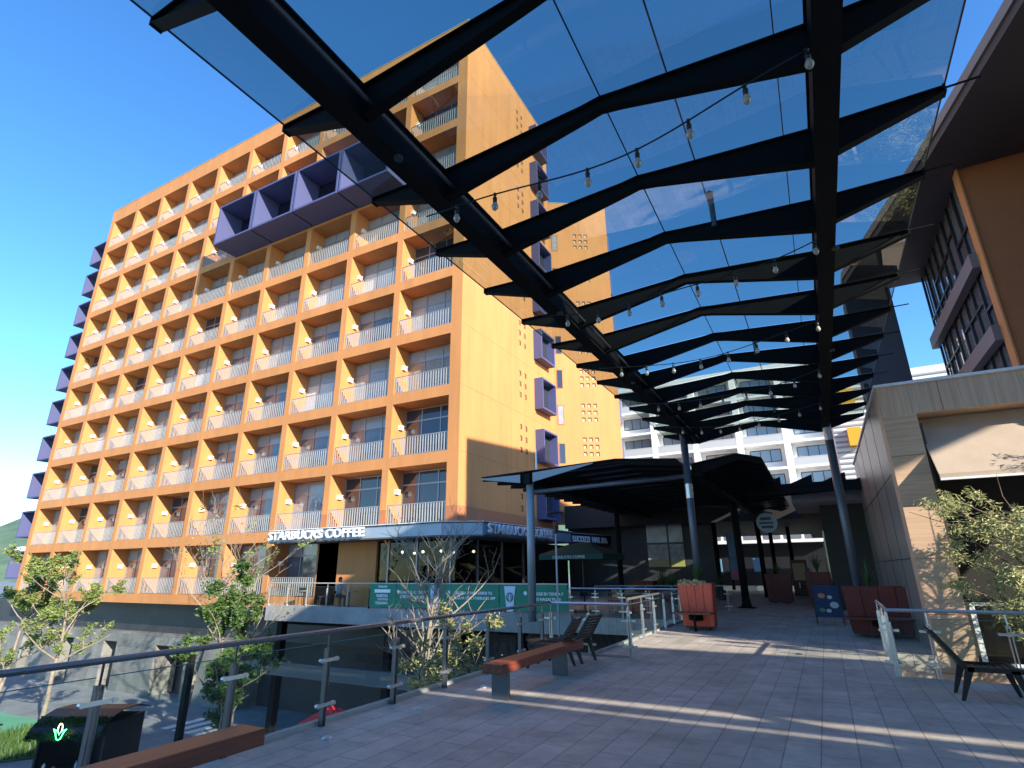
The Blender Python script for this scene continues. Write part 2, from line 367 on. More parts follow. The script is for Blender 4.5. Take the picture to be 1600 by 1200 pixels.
for r in range(1, 11):
    for k in range(10):
        if not keep(r, k): continue
        x0, x1 = ops[k]; wdt = round(x1-x0, 2); b = flo[r-1]
        key = ('w', wdt, random.choice([0,0,1,2,2,4]) if r > 7 else random.choice([0,1,1,2,3,4,2]))
        if r == 9 and k < 2: key = ('w', wdt, 0)
        if key not in first:
            f, g, t = win_parts(wdt); fo = f.build('balcony_window', ALU); go = g.build('pane', CURT[key[2]], fo); to = t.build('transom_pane', CURT[0] if key[2] == 0 else PANELG, fo)
            first[key] = fo; fo.parent = hotel; fo.location = Vector((x0, YF+ND-.07, b))-hotel.location
        else:
            src = first[key]; c = inst(src, Vector((x0, YF+ND-.07, b))-hotel.location, hotel)
            for ch in src.children:
                d = ch.copy(); C.objects.link(d); d.parent = c
        key = ('r', wdt)
        if key not in first:
            f, t = rail_parts(wdt); ro = t.build('balcony_railing', ALU); f.build('bars', BARS, ro); first[key] = ro
            ro.parent = hotel; ro.location = Vector((x0, YF+.08, b))-hotel.location
        else:
            src = first[key]; c = inst(src, Vector((x0, YF+.08, b))-hotel.location, hotel)
            for ch in src.children:
                d = ch.copy(); C.objects.link(d); d.parent = c
        if not first.get('lamp'):
            lo_ = lampm.build('wall_lamp', mat('lamp_white', (.85,.84,.80), .5)); first['lamp'] = lo_; lo_.parent = hotel; lo_.location = Vector((x0, YF+.72, b+1.75))-hotel.location
        else: inst(first['lamp'], Vector((x0, YF+.72, b+1.75))-hotel.location, hotel)
# purple window boxes, front: row 3, columns k=4..1
def pbox(name, w, h, d, th=.13, back=True):
    m = MB(); m.box(0,w,0,d,0,th); m.box(0,w,0,d,h-th,h); m.box(0,th,0,d,th,h-th); m.box(w-th,w,0,d,th,h-th)
    o = m.build(name, PURPLE); g = MB(); g.box(th, w-th, d-.06, d-.02, th, h-th); g.build('dark_pane', mat('navy_pane', (.012,.014,.03), .15, spec=.6), o); return o
pb = pbox('purple_window_box', 4.08, 3.38, 1.92, .14)
pb.parent = hotel; pb.location = Vector((-36.2, 20.58, 24.66))-hotel.location
for i in range(1,4):
    c = inst(pb, Vector((-36.2+4.2*i, 20.58, 24.66))-hotel.location, hotel); d = pb.children[0].copy(); C.objects.link(d); d.parent = c
# purple frames around side-face windows
m = MB(); w_, h_, d_ = 2.2, 2.15, .62
m.box(0,d_,0,w_,0,.11); m.box(0,d_,0,w_,h_-.11,h_); m.box(0,d_,0,.11,.11,h_-.11); m.box(0,d_,w_-.11,w_,.11,h_-.11)
sf = m.build('side_window_frame', PURPLE); g = MB(); g.box(.02,.05,.11,w_-.11,.11,h_-.11); g.build('pane', DGLASS, sf)
bl = MB(); bl.box(.055,.075,.13,.8,.13,h_-.13); bl.build('blind', WHITE, sf)
sf.parent = hotel; sf.location = Vector((XR, 31.3, flo[8]+.7))-hotel.location
for r in range(1,9):
    c = inst(sf, Vector((XR, 31.3, flo[r-1]+.7))-hotel.location, hotel)
    for ch in sf.children:
        d = ch.copy(); C.objects.link(d); d.parent = c
# purple boxes on the far end, open to the front with a solid cheek
m = MB()
wd, hh, dp, th = 6.6, 2.35, 3.6, .12
m.box(-wd,-.0,0,dp,0,th); m.box(-wd,0,0,dp,hh-th,hh); m.box(-wd,-wd+th,0,dp,th,hh-th); m.box(-3.6,0,0,dp,th,hh-th)
eb = m.build('purple_end_box', PURPLE); eb.parent = hotel; eb.location = Vector((XL, YF+1.6, flo[8]+.9))-hotel.location
for r in (1,2,3,4,5,6,7,8,10):
    inst(eb, Vector((XL, YF+1.6, flo[r-1]+.9))-hotel.location, hotel)
m = MB(); m.box(XL-3.4, XL-.01, YF+2.6, YB-1, -3, 35.2); H(m.build('end_stair_wall', mat('dark_teal_wall', (.05,.075,.085), .5)))
# roof plant
m = MB(); m.box(-30,-24,27,31,ZT-1,ZT+.4); H(m.build('roof_plant', CONC))

# ================================================================== second orange tower (turned)
A = Vector((-15.10, 34.9, 0)); dv = Vector((.85,.527,0)).normalized(); nv = Vector((-dv.y, dv.x, 0))
tw = thing('orange_tower', 'narrower orange tower turned behind the hotel, with grids of nine small square openings', 'building', A, math.atan2(dv.y, dv.x))
m = MB(); m.box(-.3,4.52,0,11,5.3,30.1); m.build('wall', ORANGE, tw)
m = MB(); m.box(-.33,4.55,-.03,.3,30.1,30.15); m.build('coping', MATS['coping_metal'], tw)
wz = [8.9+3.53*i-.2 for i in range(6)]
tvm = MB().box(0,.27,-.004,.03,0,.30).build('square_vent', MATS['vent_shadow']); tvr = MB().box(.02,.19,-.007,-.003,0,.19).build('vent_reveal', mat('pale_reveal', (.6,.38,.22), .8), tvm); tf = [True]  # flat plates, the openings' shade painted dark
def hole_grid(x0, z0):
    for i in range(3):
        for j in range(3):
            p = (x0+i*.44, 0, z0+j*.52)
            if tf[0]: tvm.parent = tw; tvm.location = p; tf[0] = False
            else: c = inst(tvm, p, tw); d = tvr.copy(); C.objects.link(d); d.parent = c
for zc in (9.9, 12.4, 15.0, 17.6, 20.6, 23.6, 26.6): hole_grid(1.75, zc-.75)
def nwin(z):
    m = MB(); m.box(.02,.06,-.03,.02,z,z+1.45); m.box(.44,.48,-.03,.02,z,z+1.45); m.box(.06,.44,-.03,.02,z+1.41,z+1.45); m.box(.06,.44,-.03,.02,z,z+.04)
    o = m.build('narrow_window', ORANGED, tw); g = MB(); g.box(.06,.44,-.01,.02,z+.04,z+1.41); g.build('pane', CURT[1] if int(z)%2 else DGLASS, o)
for z in (8.6, 11.4, 14.1, 16.8, 19.6, 22.6, 25.6): nwin(z)
m = MB()
for z in (8.6, 11.6, 15.1, 18.6, 22.1, 25.6): m.box(4.52,4.75,.4,1.6,z,z+1.8)
m.build('purple_end_box', PURPLE, tw)

# ================================================================== dark podium under the hotel, street level
pod = thing('podium_building', 'grey stone podium with slanted doorways at street level under the hotel', 'building', (-40, 24, G))
def PD(o, r=pod): o.parent = r; o.location = -r.location; return o
m = MB(); m.box(-75, -16, 23.9, 36, -2.1, -.24); PD(m.build('dark_band', CONCD))  # shade of the recess under the hotel, put in as dark cladding
m = MB()
doors = [(-61.5,-60), (-56.5,-55.0), (-50.5,-48.9), (-44.9,-43.3), (-38.8,-35.6)]
px = -75
for a, b in doors:
    m.box(px, a, 23.3, 25, G, -2.1); px = b
m.box(px, -30.5, 23.3, 25, G, -2.1)
for a, b in doors: m.box(a, b, 23.3, 25, -2.75, -2.1)
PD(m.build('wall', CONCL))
for a, b in doors:
    m = MB(); m.box(a, b, 24.7, 24.75, G, -2.75); o = m.build('doorway', mat('doorway_dark', (.03,.03,.035), .4)); PD(o)
    m = MB(); m.box(a, a+.5, 24.55, 24.69, G+.1, -3.0); m.build('door_leaf', WHITE if b > -44 and b < -40 or a < -47 else DGLASS, o)
# dark undercroft below the terrace
und = thing('undercroft', 'black undercroft with a steel beam beneath the coffee terrace', 'building', (-18, 22, G))
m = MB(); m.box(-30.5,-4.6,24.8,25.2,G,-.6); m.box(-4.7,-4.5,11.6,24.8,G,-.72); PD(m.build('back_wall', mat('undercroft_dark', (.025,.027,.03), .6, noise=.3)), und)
m = MB(); m.box(-26,-8,20.25,20.5,-2.95,-2.45); m.box(-26,-8,20.2,20.55,-2.45,-2.41); m.box(-26,-8,20.2,20.55,-2.99,-2.95); PD(m.build('steel_beam', mat('grey_steel', (.12,.14,.16), .45, metal=.3)), und)
for x in (-24.5, -17.6, -11): PD(MB().box(x, x+.35, 20.6, 20.95, G, -.56).build('column', STEEL), und)
m = MB()
for i in range(14): m.box(-25, -8.6, 21.2+i*.28, 21.26+i*.28, -.85, -.62)
PD(m.build('ceiling_slats', STEEL), und)
# ================================================================== coffee shop under the corner
cafe = thing('coffee_shop', 'coffee shop with a blue-grey roof edge under the hotel corner', 'shop', (-18, 22, 0))
roofp = [(-26.4,21.0),(-15.0,21.0),(-13.35,21.9),(-12.98,31.35),(-15.2,31.35),(-15.2,22.45),(-26.4,22.45)]
m = MB(); m.prism(roofp, 3.17, 3.70); PD(m.build('roof_fascia', SLAB), cafe)
def off(p, d): return [(x+(d if i in (2,3) else 0), y-(d if i in (0,1) else 0)) for i, (x, y) in enumerate(p)]
m = MB(); m.prism(off(roofp, .05), 3.70, 3.745); PD(m.build('roof_edge', mat('roof_edge_black', (.02,.02,.022), .5)), cafe)
m = MB(); m.prism(off(roofp, .07), 3.745, 3.775); PD(m.build('roof_flashing', WHITE), cafe)
m = MB(); m.prism(off(roofp, .04), 3.10, 3.17); PD(m.build('roof_soffit', mat('soffit_dark', (.09,.085,.08), .7)), cafe)
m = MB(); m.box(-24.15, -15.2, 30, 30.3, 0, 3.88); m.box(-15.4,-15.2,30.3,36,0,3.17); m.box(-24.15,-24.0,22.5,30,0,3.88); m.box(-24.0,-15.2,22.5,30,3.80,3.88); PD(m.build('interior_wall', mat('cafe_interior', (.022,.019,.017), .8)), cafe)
for x in (-22.6,-21.2,-19.4,-17.6,-15.6):
    m = MB(); m.box(x, x+.09, 22.6, 22.7, 0, 3.1); PD(m.build('mullion', ALU), cafe)
gl = glassmat('shop_glass', (.42,.45,.45), .45)
m = MB(); m.box(-22.5,-15.3,22.64,22.66,0.05,3.1); PD(m.build('shop_window', gl), cafe)
m = MB(); m.box(-15.28,-15.26,22.7,33.5,.05,3.1); PD(m.build('shop_window', gl), cafe)
m = MB()
for y in (24.5,27,29.5,32): m.box(-15.34,-15.2,y,y+.09,0,3.1)
PD(m.build('mullion', ALU), cafe)
m = MB(); m.box(-24.0,-22.7,22.5,22.6,0,3.1); PD(m.build('orange_cheek', ORANGE), cafe)
m = MB(); m.box(-21.4,-19.5,27,29,0,1.1); m.box(-19,-16.5,28.5,29.5,0,2.0); PD(m.build('counter', mat('counter_wood', (.16,.10,.06), .6)), cafe)
wl = mat('warm_bulb', (1,.9,.7), .5, emit=(1,.82,.55), es=6)
for (x, y) in ((-20,24.5),(-18.7,24.6),(-17.4,24.4),(-16.4,26),(-20.6,26.3),(-18,26.5)):
    m = MB(); m.lathe([(0,-.07),(.06,-.05),(.08,0),(.05,.06),(0,.08)], (x,y,2.6), 8); PD(m.build('pendant_lamp', wl, smooth=True), cafe)
PD(text('STARBUCKS COFFEE', 'sign_lettering', TEXTW, None, (-26.3,20.86,3.27), (R90,0,0), .60, .10, .012, sx=1.24), cafe).location = Vector((-26.3,20.86,3.27))-cafe.location
t = text('STARBUCKS COFFEE', 'sign_lettering', TEXTW, cafe, Vector((-13.20,22.15,3.27))-cafe.location, (R90,0,math.atan2(9.45,.37)), .60, .10, .012, sx=1.18)
na = math.atan2(4.6,.92)
nail = tag(MB().box(0,4.66,0,.12,-.02,.56).box(0,4.66,.12,2.0,.44,.56).build('nail_spa_sign', mat('sign_navy', (.008,.01,.03), .4)), 'black sign board lettered for a nail spa next to the coffee shop roof', 'sign')
nail.location = (-12.98,31.36,3.14); nail.rotation_euler = (0,0,na)
t = text('LUCOZZI  NAIL SPA', 'sign_lettering', TEXTW, nail, (.12,-.03,.09), (R90,0,0), .46, .04, .014, sx=.98)
MB().box(0,4.7,-.03,.13,.56,.59).build('sign_edge', TEXTG, nail)
# window sticker emblem (round, pale) on row 9 third balcony
def emblem(name, parent, loc, rad, rz, mm, ms):
    """round siren-like emblem: ring, crown, face, wavy strands and twin tails"""
    m = MB(); n = 40
    def ring(r0, r1, y):
        b = len(m.v)
        for j in range(n):
            t = 2*math.pi*j/n
            for r in (r0, r1): m.v.append((r*math.sin(t), y, r*math.cos(t)))
        for j in range(n):
            a = b+2*j; c = b+2*((j+1) % n); m.f.append((a, a+1, c+1, c)); m.m.append(0)
    ring(rad*.90, rad, 0); 
    for s in (-1, 1):
        for q in range(4):
            r_ = rad*(.30+.13*q)
            pts = [(s*r_*math.sin(t)*1.0, -.002, rad*.05-r_*math.cos(t)*.9+ rad*.1) for t in [math.pi*(.12+.11*i) for i in range(7)]]
            m.tube(pts, rad*.035, 4)
    m.lathe([(0,0),(rad*.16,0)], (0,0,0), 3)
    fc = [(rad*.17*math.sin(2*math.pi*j/14), -.003, rad*.18+rad*.22*math.cos(2*math.pi*j/14)) for j in range(14)]
    m.add(fc, [tuple(range(14))])
    cz = rad*.42
    m.add([(-rad*.2,-.003,cz),(rad*.2,-.003,cz),(rad*.26,-.003,cz+rad*.22),(rad*.1,-.003,cz+rad*.12),(0,-.003,cz+rad*.32),(-rad*.1,-.003,cz+rad*.12),(-rad*.26,-.003,cz+rad*.22)], [tuple(range(7))])
    m.add([(-rad*.12,-.003,-rad*.06),(rad*.12,-.003,-rad*.06),(rad*.2,-.003,-rad*.6),(0,-.003,-rad*.8),(-rad*.2,-.003,-rad*.6)], [tuple(range(5))])
    o = m.build(name, mm, parent); o.location = loc; o.rotation_euler = (0,0,rz); return o
emblem('emblem_sticker', hotel, Vector((-26.0, YF+ND-.11, flo[8]+1.35))-hotel.location, .62, 0, mat('frosted_film', (.45,.47,.48), .5), None)

# ================================================================== dark wall beyond, with poster window
dw = thing('dark_wall_building', 'dark tiled building wall with a tall picture window beyond the green umbrella', 'building', (-10,36,0))
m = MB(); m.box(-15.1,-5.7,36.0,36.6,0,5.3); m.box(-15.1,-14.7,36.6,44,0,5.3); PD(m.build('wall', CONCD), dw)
m = MB(); m.box(-9.75,-7.4,35.93,35.99,1.70,4.48); fr = PD(m.build('window', BLACK), dw)
skyp = mat('picture_sky', (.45,.52,.60), .3, noise=.25, nscale=1.5); fieldp = mat('picture_field', (.30,.31,.10), .4)
for (a, b) in ((-9.68,-8.42),(-8.30,-7.46)):
    m = MB(); m.box(a,b,35.90,35.925,3.2,4.4); m.mi = 1; m.box(a,b,35.90,35.925,2.15,3.08); m.mi = 2; m.box(a,b,35.90,35.925,1.76,2.145); m.build('pane', [skyp, mat('picture_grey',(.28,.30,.30),.4,noise=.5,nscale=3), fieldp], fr)
# ================================================================== white apartments far behind
def apartments(name, label, X0, X1, Y, Z1, bays, seedv):
    rr = random.Random(seedv)
    t = thing(name, label, 'building', ((X0+X1)/2, Y, G)); 
    m = MB(); m.box(X0,X1,Y+1.4,Y+12,G,Z1)
    fl = 2.95; nf = int((Z1-G)/fl)
    zs = [Z1-.6-fl*(i+1) for i in range(nf)]
    for z in zs: m.box(X0,X1,Y,Y+1.4,z-.14,z+.14)
    m.box(X0,X1,Y-.25,Y+1.4,Z1-.6,Z1+.1)
    bw = (X1-X0)/bays
    for i in range(bays+1): 
        xx = X0+bw*i
        for z in zs: m.box(max(X0,xx-.35), min(X1,xx+.35), Y+.0, Y+1.4, z+.14, z+fl-.14)
    PD(m.build('wall', OFFW), t)
    fw = None; fb = None
    for z in zs:
        for i in range(bays):
            xx = X0+bw*i+.35; w2 = bw-.7
            if z < -1 or z > 30: continue
            base = Vector((xx, Y, z+.14))-t.location
            if fw is None:
                m = MB(); m.box(w2*.12,w2*.88,1.33,1.39,.85,.93); m.box(w2*.12,w2*.88,1.33,1.39,2.25,2.33)
                for q in range(4): m.box(w2*(.12+.76*q/3)-.04, w2*(.12+.76*q/3)+.04, 1.33, 1.39, .93, 2.25)
                fw = m.build('window', BLACK, t); g = MB(); g.box(w2*.12,w2*.88,1.35,1.385,.93,2.25); g.build('pane', mat('sky_window', (.22,.27,.32), .05, spec=1), fw); fw.location = base
            else:
                c = inst(fw, base, t); d = fw.children[0].copy(); C.objects.link(d); d.parent = c
            if rr.random() < .75:
                if fb is None:
                    m = MB(); m.box(0,w2,.02,.12,0,.85); m.box(0,w2,.0,.14,.85,.93); fb = m.build('balcony_parapet', GREYB, t); fb.location = base
                else: inst(fb, base, t)
    return t
apartments('apartment_building', 'white apartment block with balconies seen under the canopy, beyond the orange tower', -27, 3.5, 70, 24.9, 6, 3)
apartments('apartment_wing', 'lower white apartment wing with grey balconies behind the wooden-clad pillar', 4.0, 24, 72, 21.6, 4, 5)
m = MB(); m.box(2.0, 12, 43, 50, 0, 14.2)
lb = tag(m.build('ribbed_building', mat('pale_ribbed', (.72,.72,.70), .6)), 'pale grey ribbed metal building right of the walkway end', 'building')
m = MB()
for i in range(38): m.box(1.96,12,42.93,42.995,.3+i*.36,.42+i*.36)
m.build('ribs', mat('rib_grey', (.32,.32,.33), .6), lb)
# tanks on the apartments roof
m = MB(); m.box(2.75,3.55,42.3,42.93,9.3,10.5); yb_ = m.build('yellow_window_box', mat('yellow_paint', (.72,.36,.02), .5), lb)
m = MB(); m.box(2.75,3.55,42.3,42.93,12.0,13.2); m.build('yellow_window_box', MATS['yellow_paint'], lb)

# ================================================================== far buildings seen through the walkway
fr_ = tag(MB().box(-14.5,1.5,34.2,54,4.3,5.5).box(-14.5,1.5,34.1,34.2,4.15,5.6).build('far_roof', mat('far_roof_dark', (.015,.015,.017), .7)), 'dark flat roof covering the far end of the walkway', 'roof')  # dark mass added to keep the far end of the walkway black
fbld = thing('far_shops', 'pale shop building with glazed upper floor seen far down the walkway', 'building', (-10, 62, 0))
m = MB(); m.box(-16,1.2,60,68,3.9,7.2); m.box(-16,1.2,59.8,60,3.9,4.05); PD(m.build('wall', OFFW), fbld)
m = MB()
for i in range(9): m.box(-15.5+i*1.8,-14.1+i*1.8,59.93,59.99,4.25,4.95)
PD(m.build('window', mat('dim_blue_glass', (.16,.19,.21), .1, spec=.8)), fbld)
m = MB(); m.box(-16,1.2,61,68,0,3.9); PD(m.build('shopfront', mat('shopfront_dark', (.016,.018,.02), .35)), fbld)
for (a_, b_) in ((-9.5,-8.9),(-6,-5.2)): PD(MB().box(a_,b_,59.7,59.9,1.3,2.5).build('shop_poster', mat('poster_blue', (.12,.25,.40), .5)), fbld)

# ================================================================== right-hand low building (wood clad)
rb = thing('wood_clad_building', 'low building with pale wood fascia and pillar and a beige awning', 'building', (4,15,0))
m = MB(); m.box(1.64,2.27,14.3,14.9,G,4.80); PD(m.build('pillar', PWOOD), rb)
for z in (-.3, .75, 1.8, 2.85, 3.9): PD(MB().box(1.645,2.265,14.292,14.301,z,z+.012).build('pillar_joint', MATS['orange_joint']), rb)
m = MB(); m.box(1.64,9,14.3,14.9,4.80,5.47); PD(m.build('fascia', PWOODV), rb)
m = MB()
for x in (2.75,4.4,6.1): m.box(x,x+.015,14.292,14.301,4.8,5.46)
PD(m.build('fascia_joint', MATS['orange_joint']), rb)
m = MB(); m.box(1.60,9.05,14.24,25.5,5.47,5.53); PD(m.build('roof_edge', WHITE), rb)
m = MB(); m.box(1.64,1.9,14.9,25.4,0,5.47); m.box(1.9,9,25.0,25.4,0,5.47); PD(m.build('side_wall', PANEL), rb)
m = MB()
for y in (16.6, 18.9, 21.2, 23.5): m.box(1.634,1.642,y,y+.02,0,5.46)
for z in (1.8, 3.6): m.box(1.633,1.641,14.95,25.4,z,z+.02)
PD(m.build('panel_joint', BLACK), rb)
m = MB(); m.add([(2.3,14.9,4.8),(9,14.9,4.8),(9,13.9,3.40),(2.33,13.9,3.40)], [(0,1,2,3)]); m.add([(2.3,14.85,4.75),(9,14.85,4.75),(9,13.95,3.36),(2.33,13.95,3.36)], [(3,2,1,0)])
m.box(2.33,9,13.88,13.93,3.33,3.42); 
PD(m.build('awning', AWN), rb)
m = MB(); m.box(2.33,9,13.86,13.94,3.29,3.33); PD(m.build('awning_bar', WHITE), rb)
m = MB(); m.box(2.27,9,17,17.2,G,4.8); m.box(2.27,9,14.9,17,4.6,4.8); m.box(2.27,9,14.9,17,-.3,-.1); PD(m.build('interior', mat('shop_interior', (.02,.017,.015), .8)), rb)
m = MB()
for x in (2.27, 4.4, 6.6): m.box(x, x+.07, 14.42, 14.5, 1.05, 4.6)
m.box(2.27,9,14.42,14.5,.98,1.05); PD(m.build('window_frame', mat('bronze_frame', (.05,.035,.03), .4)), rb)
m = MB(); m.box(2.27,9,14.4,14.9,G,-.15); PD(m.build('lower_wall', PWOOD), rb)
m = MB(); m.box(2.34,2.42,14.35,14.4,-.15,.98); m.box(2.42,9,14.35,14.4,.92,.98); m.box(2.42,9,14.35,14.4,-.15,-.08); m.box(4.3,4.36,14.35,14.4,-.08,.92); PD(m.build('lower_window_frame', WHITE), rb)
m = MB(); m.box(2.42,9,14.37,14.385,-.08,.92); PD(m.build('lower_window_pane', glassmat('lower_glass', (.5,.5,.42), 2.0)), rb)

# ---- upper building with overhanging roof
ub = thing('upper_building', 'dark-roofed upper building with an orange fin wall and slanted glass facade', 'building', (7,18,0))
ov = [(9,5.0),(20,5.0),(20,30),(2.30,30),(2.30,21.69),(3.87,15.72),(4.9,11.03),(6.3,5.0)]
ovp = [(6.3,5.0),(20,5.0),(20,22.95),(2.30,22.95),(2.30,21.69),(3.87,15.72),(4.9,11.03)]
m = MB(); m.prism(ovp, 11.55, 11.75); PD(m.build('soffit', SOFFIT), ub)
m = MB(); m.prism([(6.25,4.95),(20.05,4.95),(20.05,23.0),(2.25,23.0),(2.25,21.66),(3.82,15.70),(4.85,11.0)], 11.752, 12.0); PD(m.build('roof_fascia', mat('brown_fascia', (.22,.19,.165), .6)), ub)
m = MB(); m.hexa([(9.0,15.6,12.0),(19,11.5,12.0),(19,23,12.0),(7.3,23,12.0)],[(9.0,13.2,18.6),(19,9.1,18.6),(19,23,18.6),(7.3,23,18.6)]); m.hexa([(7.3,9.3,12.0),(19.5,5.1,12.0),(19.5,10.5,12.0),(7.3,15.2,12.0)],[(7.3,9.3,14.0),(19.5,5.1,14.0),(19.5,10.5,14.0),(7.3,15.2,14.0)]); PD(m.build('roof_storey', SOFFIT), ub)  # unseen blocks above the roof, added and shaped to shade hotel and cafe
m = MB(); m.box(2.30,3.78,22.9,24,5.0,11.549); PD(m.build('fin_wall', mat('charcoal_wall', (.05,.045,.055), .7)), ub)
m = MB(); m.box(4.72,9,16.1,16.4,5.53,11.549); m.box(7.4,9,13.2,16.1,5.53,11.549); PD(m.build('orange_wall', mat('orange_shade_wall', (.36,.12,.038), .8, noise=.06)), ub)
m = MB(); m.box(4.68,4.72,16.05,16.45,5.53,11.549); PD(m.build('orange_edge_trim', ORANGE), ub)
m = MB(); m.box(4.80,4.83,16.4,22.6,5.53,11.549); PD(m.build('glass_facade', mat('facade_glass', (.20,.185,.18), .04, metal=.3, spec=1, noise=.3, nscale=.8)), ub)  # base colour raised to stand in for reflected sky and white buildings
m = MB()
ys = [16.45+i*.78 for i in range(9)]
for i, y in enumerate(ys):
    m.box(4.73, 4.80, y-.035, y+.035, 5.53, 11.549)
for (ya, yb, z) in ((16.45,18.0,10.2),(17.2,19.6,8.2),(18.8,21.1,10.6),(20.3,22.7,8.1),(19.6,22.7,9.9),(16.45,17.2,7.9),(18.0,18.8,10.8)): m.box(4.735,4.80,ya,yb,z-.035,z+.035)
PD(m.build('mullion', BLACK), ub)
for z in (8.85, 6.85):
    m = MB(); m.box(4.52,4.73,16.45,22.75,z,z+.40); PD(m.build('floor_band', mat('band_brown', (.16,.13,.12), .5)), ub)
m = MB(); m.box(4.83,9,16.4,22.6,5.53,5.6); m.box(4.9,9,22.3,22.6,5.6,11.54); PD(m.build('interior', MATS['shop_interior']), ub)

# ---- unseen building behind the viewer, added with a slotted screen to shade the deck
mb_ = thing('mall_building', 'mall wing behind the viewer with a slotted rooftop screen', 'building', (14,-6,0))
m = MB(); m.box(2.1,36,-34,1.6,0,4.9); PD(m.build('wall', CONCL), mb_)
m = MB(); m.box(2.1,36,2.16,2.2,0,5.22); m.box(2.1,36,2.16,2.2,5.34,5.72); m.box(2.1,36,2.16,2.2,5.98,11.5); m.box(2.1,2.35,-30,2.1,4.9,9.0)
for x in (12.6, 19.5, 27): m.box(x,x+.5,2.1,2.15,5.2,6.1)
PD(m.build('roof_screen', MATS['brown_fascia']), mb_)

# ---- shop block further along the walkway on the right
sb = thing('walkway_shops', 'dark shopfront with a pale grey roof edge along the right of the walkway', 'shop', (0,27,0))
m = MB(); m.box(-.78,6,25.6,31,4.15,4.72); PD(m.build('roof_edge', mat('lavender_grey', (.20,.20,.24), .6)), sb)
m = MB(); m.box(.2,6,27.2,58,0,4.15); m.box(-.6,6,31,58,4.15,4.72); PD(m.build('wall', mat('shop_dark', (.022,.020,.018), .7)), sb)
for y in (29,32.5,36,41,46): PD(MB().box(.13,.19,y,y+2.4,.2,3.2).build('shop_window', mat('dim_window', (.08,.09,.10), .1, spec=.8)), sb)
m = MB(); m.box(.05,.12,50,52,.2,2.3); PD(m.build('lit_panel', mat('poster_bright', (.5,.35,.2), .5)), sb)  # plain panel in the bright poster colour

# ================================================================== main canopy over the deck
can = thing('glass_canopy', 'black steel canopy with tinted glass roof and boomerang ribs over the deck', 'canopy', (-1.3, 9, 0))
XLB, XRB, XT, XU, XAP = -3.19, .672, -4.19, 1.72, -1.245
ribY = [.10+1.34*i for i in range(-1, 15)]
ribY = [1.58-1.335*2 + 1.335*i for i in range(0, 16)]
def rib_mesh(th=.012, fw=.05):
    # polyline of (x, ztop, depth)
    P = [(XT, 6.02, .05), (XLB-.12, 6.0, .31), (XLB+.12, 6.0, .37), (XAP-.2, 6.10, .135), (XAP, 6.13, .12), (XAP+.2, 6.11, .135), (XRB-.12, 6.0, .40), (XRB+.12, 6.0, .34), (XU, 5.99, .05)]
    m = MB()
    for i in range(len(P)-1):
        (xa, za, da), (xb, zb, db) = P[i], P[i+1]
        m.hexa([(xa,-th,za-da),(xb,-th,zb-db),(xb,th,zb-db),(xa,th,za-da)], [(xa,-th,za),(xb,-th,zb),(xb,th,zb),(xa,th,za)])
        m.hexa([(xa,-fw,za-.0),(xb,-fw,zb-.0),(xb,fw,zb-.0),(xa,fw,za-.0)], [(xa,-fw,za+.014),(xb,-fw,zb+.014),(xb,fw,zb+.014),(xa,fw,za+.014)])
        m.hexa([(xa,-fw,za-da-.014),(xb,-fw,zb-db-.014),(xb,fw,zb-db-.014),(xa,fw,za-da-.014)], [(xa,-fw,za-da),(xb,-fw,zb-db),(xb,fw,zb-db),(xa,fw,za-da)])
    m.box(XU, XU+.02, -fw, fw, 5.93, 6.02); m.box(XU+.03, XU+.30, -.008, .008, 5.995, 6.01); m.box(XT-.02, XT, -fw, fw, 5.95, 6.04)
    return m
rb0 = rib_mesh().build('rib', STEEL); 
for i, y in enumerate(ribY):
    o = rb0 if i == 0 else rb0.copy()
    if i: C.objects.link(o)
    o.parent = can; o.location = Vector((0, y, 0))-can.location
# beams
for xb in (XLB, XRB):
    m = MB(); m.box(xb-.105, xb+.105, ribY[0]-.3, 18.75, 5.58, 5.605); m.box(xb-.105, xb+.105, ribY[0]-.3, 18.75, 5.965, 5.99)
    m.box(xb-.085, xb-.065, ribY[0]-.3, 18.75, 5.605, 5.965); m.box(xb+.065, xb+.085, ribY[0]-.3, 18.75, 5.605, 5.965)
    bo = m.build('beam', STEEL); PD(bo, can)
    m = MB(); 
    if xb == XLB: m.tube([(xb+.20, ribY[0], 5.72), (xb+.20, 18.5, 5.72)], .025, 6)
    for y in (3.4, 7.4, 11.4): m.tube([(xb+.1, y, 5.53), (xb+.1, y, 5.56)], .045, 10)
    m.build('conduit', mat('conduit_grey', (.08,.09,.10), .4, metal=.5), bo)
m = MB(); 
for y in ribY[1:-1:1]:
    pass
# glass panes
def pane(xa, za, xb, zb, y0, y1):
    m = MB(); m.quad((xa,y0,za),(xb,y0,zb),(xb,y1,zb),(xa,y1,za)); return PD(m.build('glass_pane', ROOFG), can)
for i in range(len(ribY)-1):
    a, b = ribY[i]+.012, ribY[i+1]-.012
    pane(XT-.02, 6.05, XLB, 6.03, a, b); pane(XLB, 6.03, XAP, 6.155, a, b); pane(XAP+.012, 6.155, XRB, 6.03, a, b); pane(XRB, 6.03, XU+.02, 6.03, a, b)
m = MB(); m.box(XAP, XAP+.012, ribY[0], ribY[-1], 6.146, 6.158)
m.box(XT-.03, XT-.018, ribY[0], ribY[-1], 6.042, 6.058); m.box(XU+.018, XU+.03, ribY[0], ribY[-1], 6.022, 6.038)
PD(m.build('joint_seal', BLACK), can)
m = MB(); m.tube([(-.62, ribY[0], 6.45), (-.62, 18.4, 6.45)], .009, 6); m.tube([(.37, ribY[0], 6.4), (.37, 18.4, 6.4)], .006, 6); PD(m.build('tension_cable', BLACK), can)
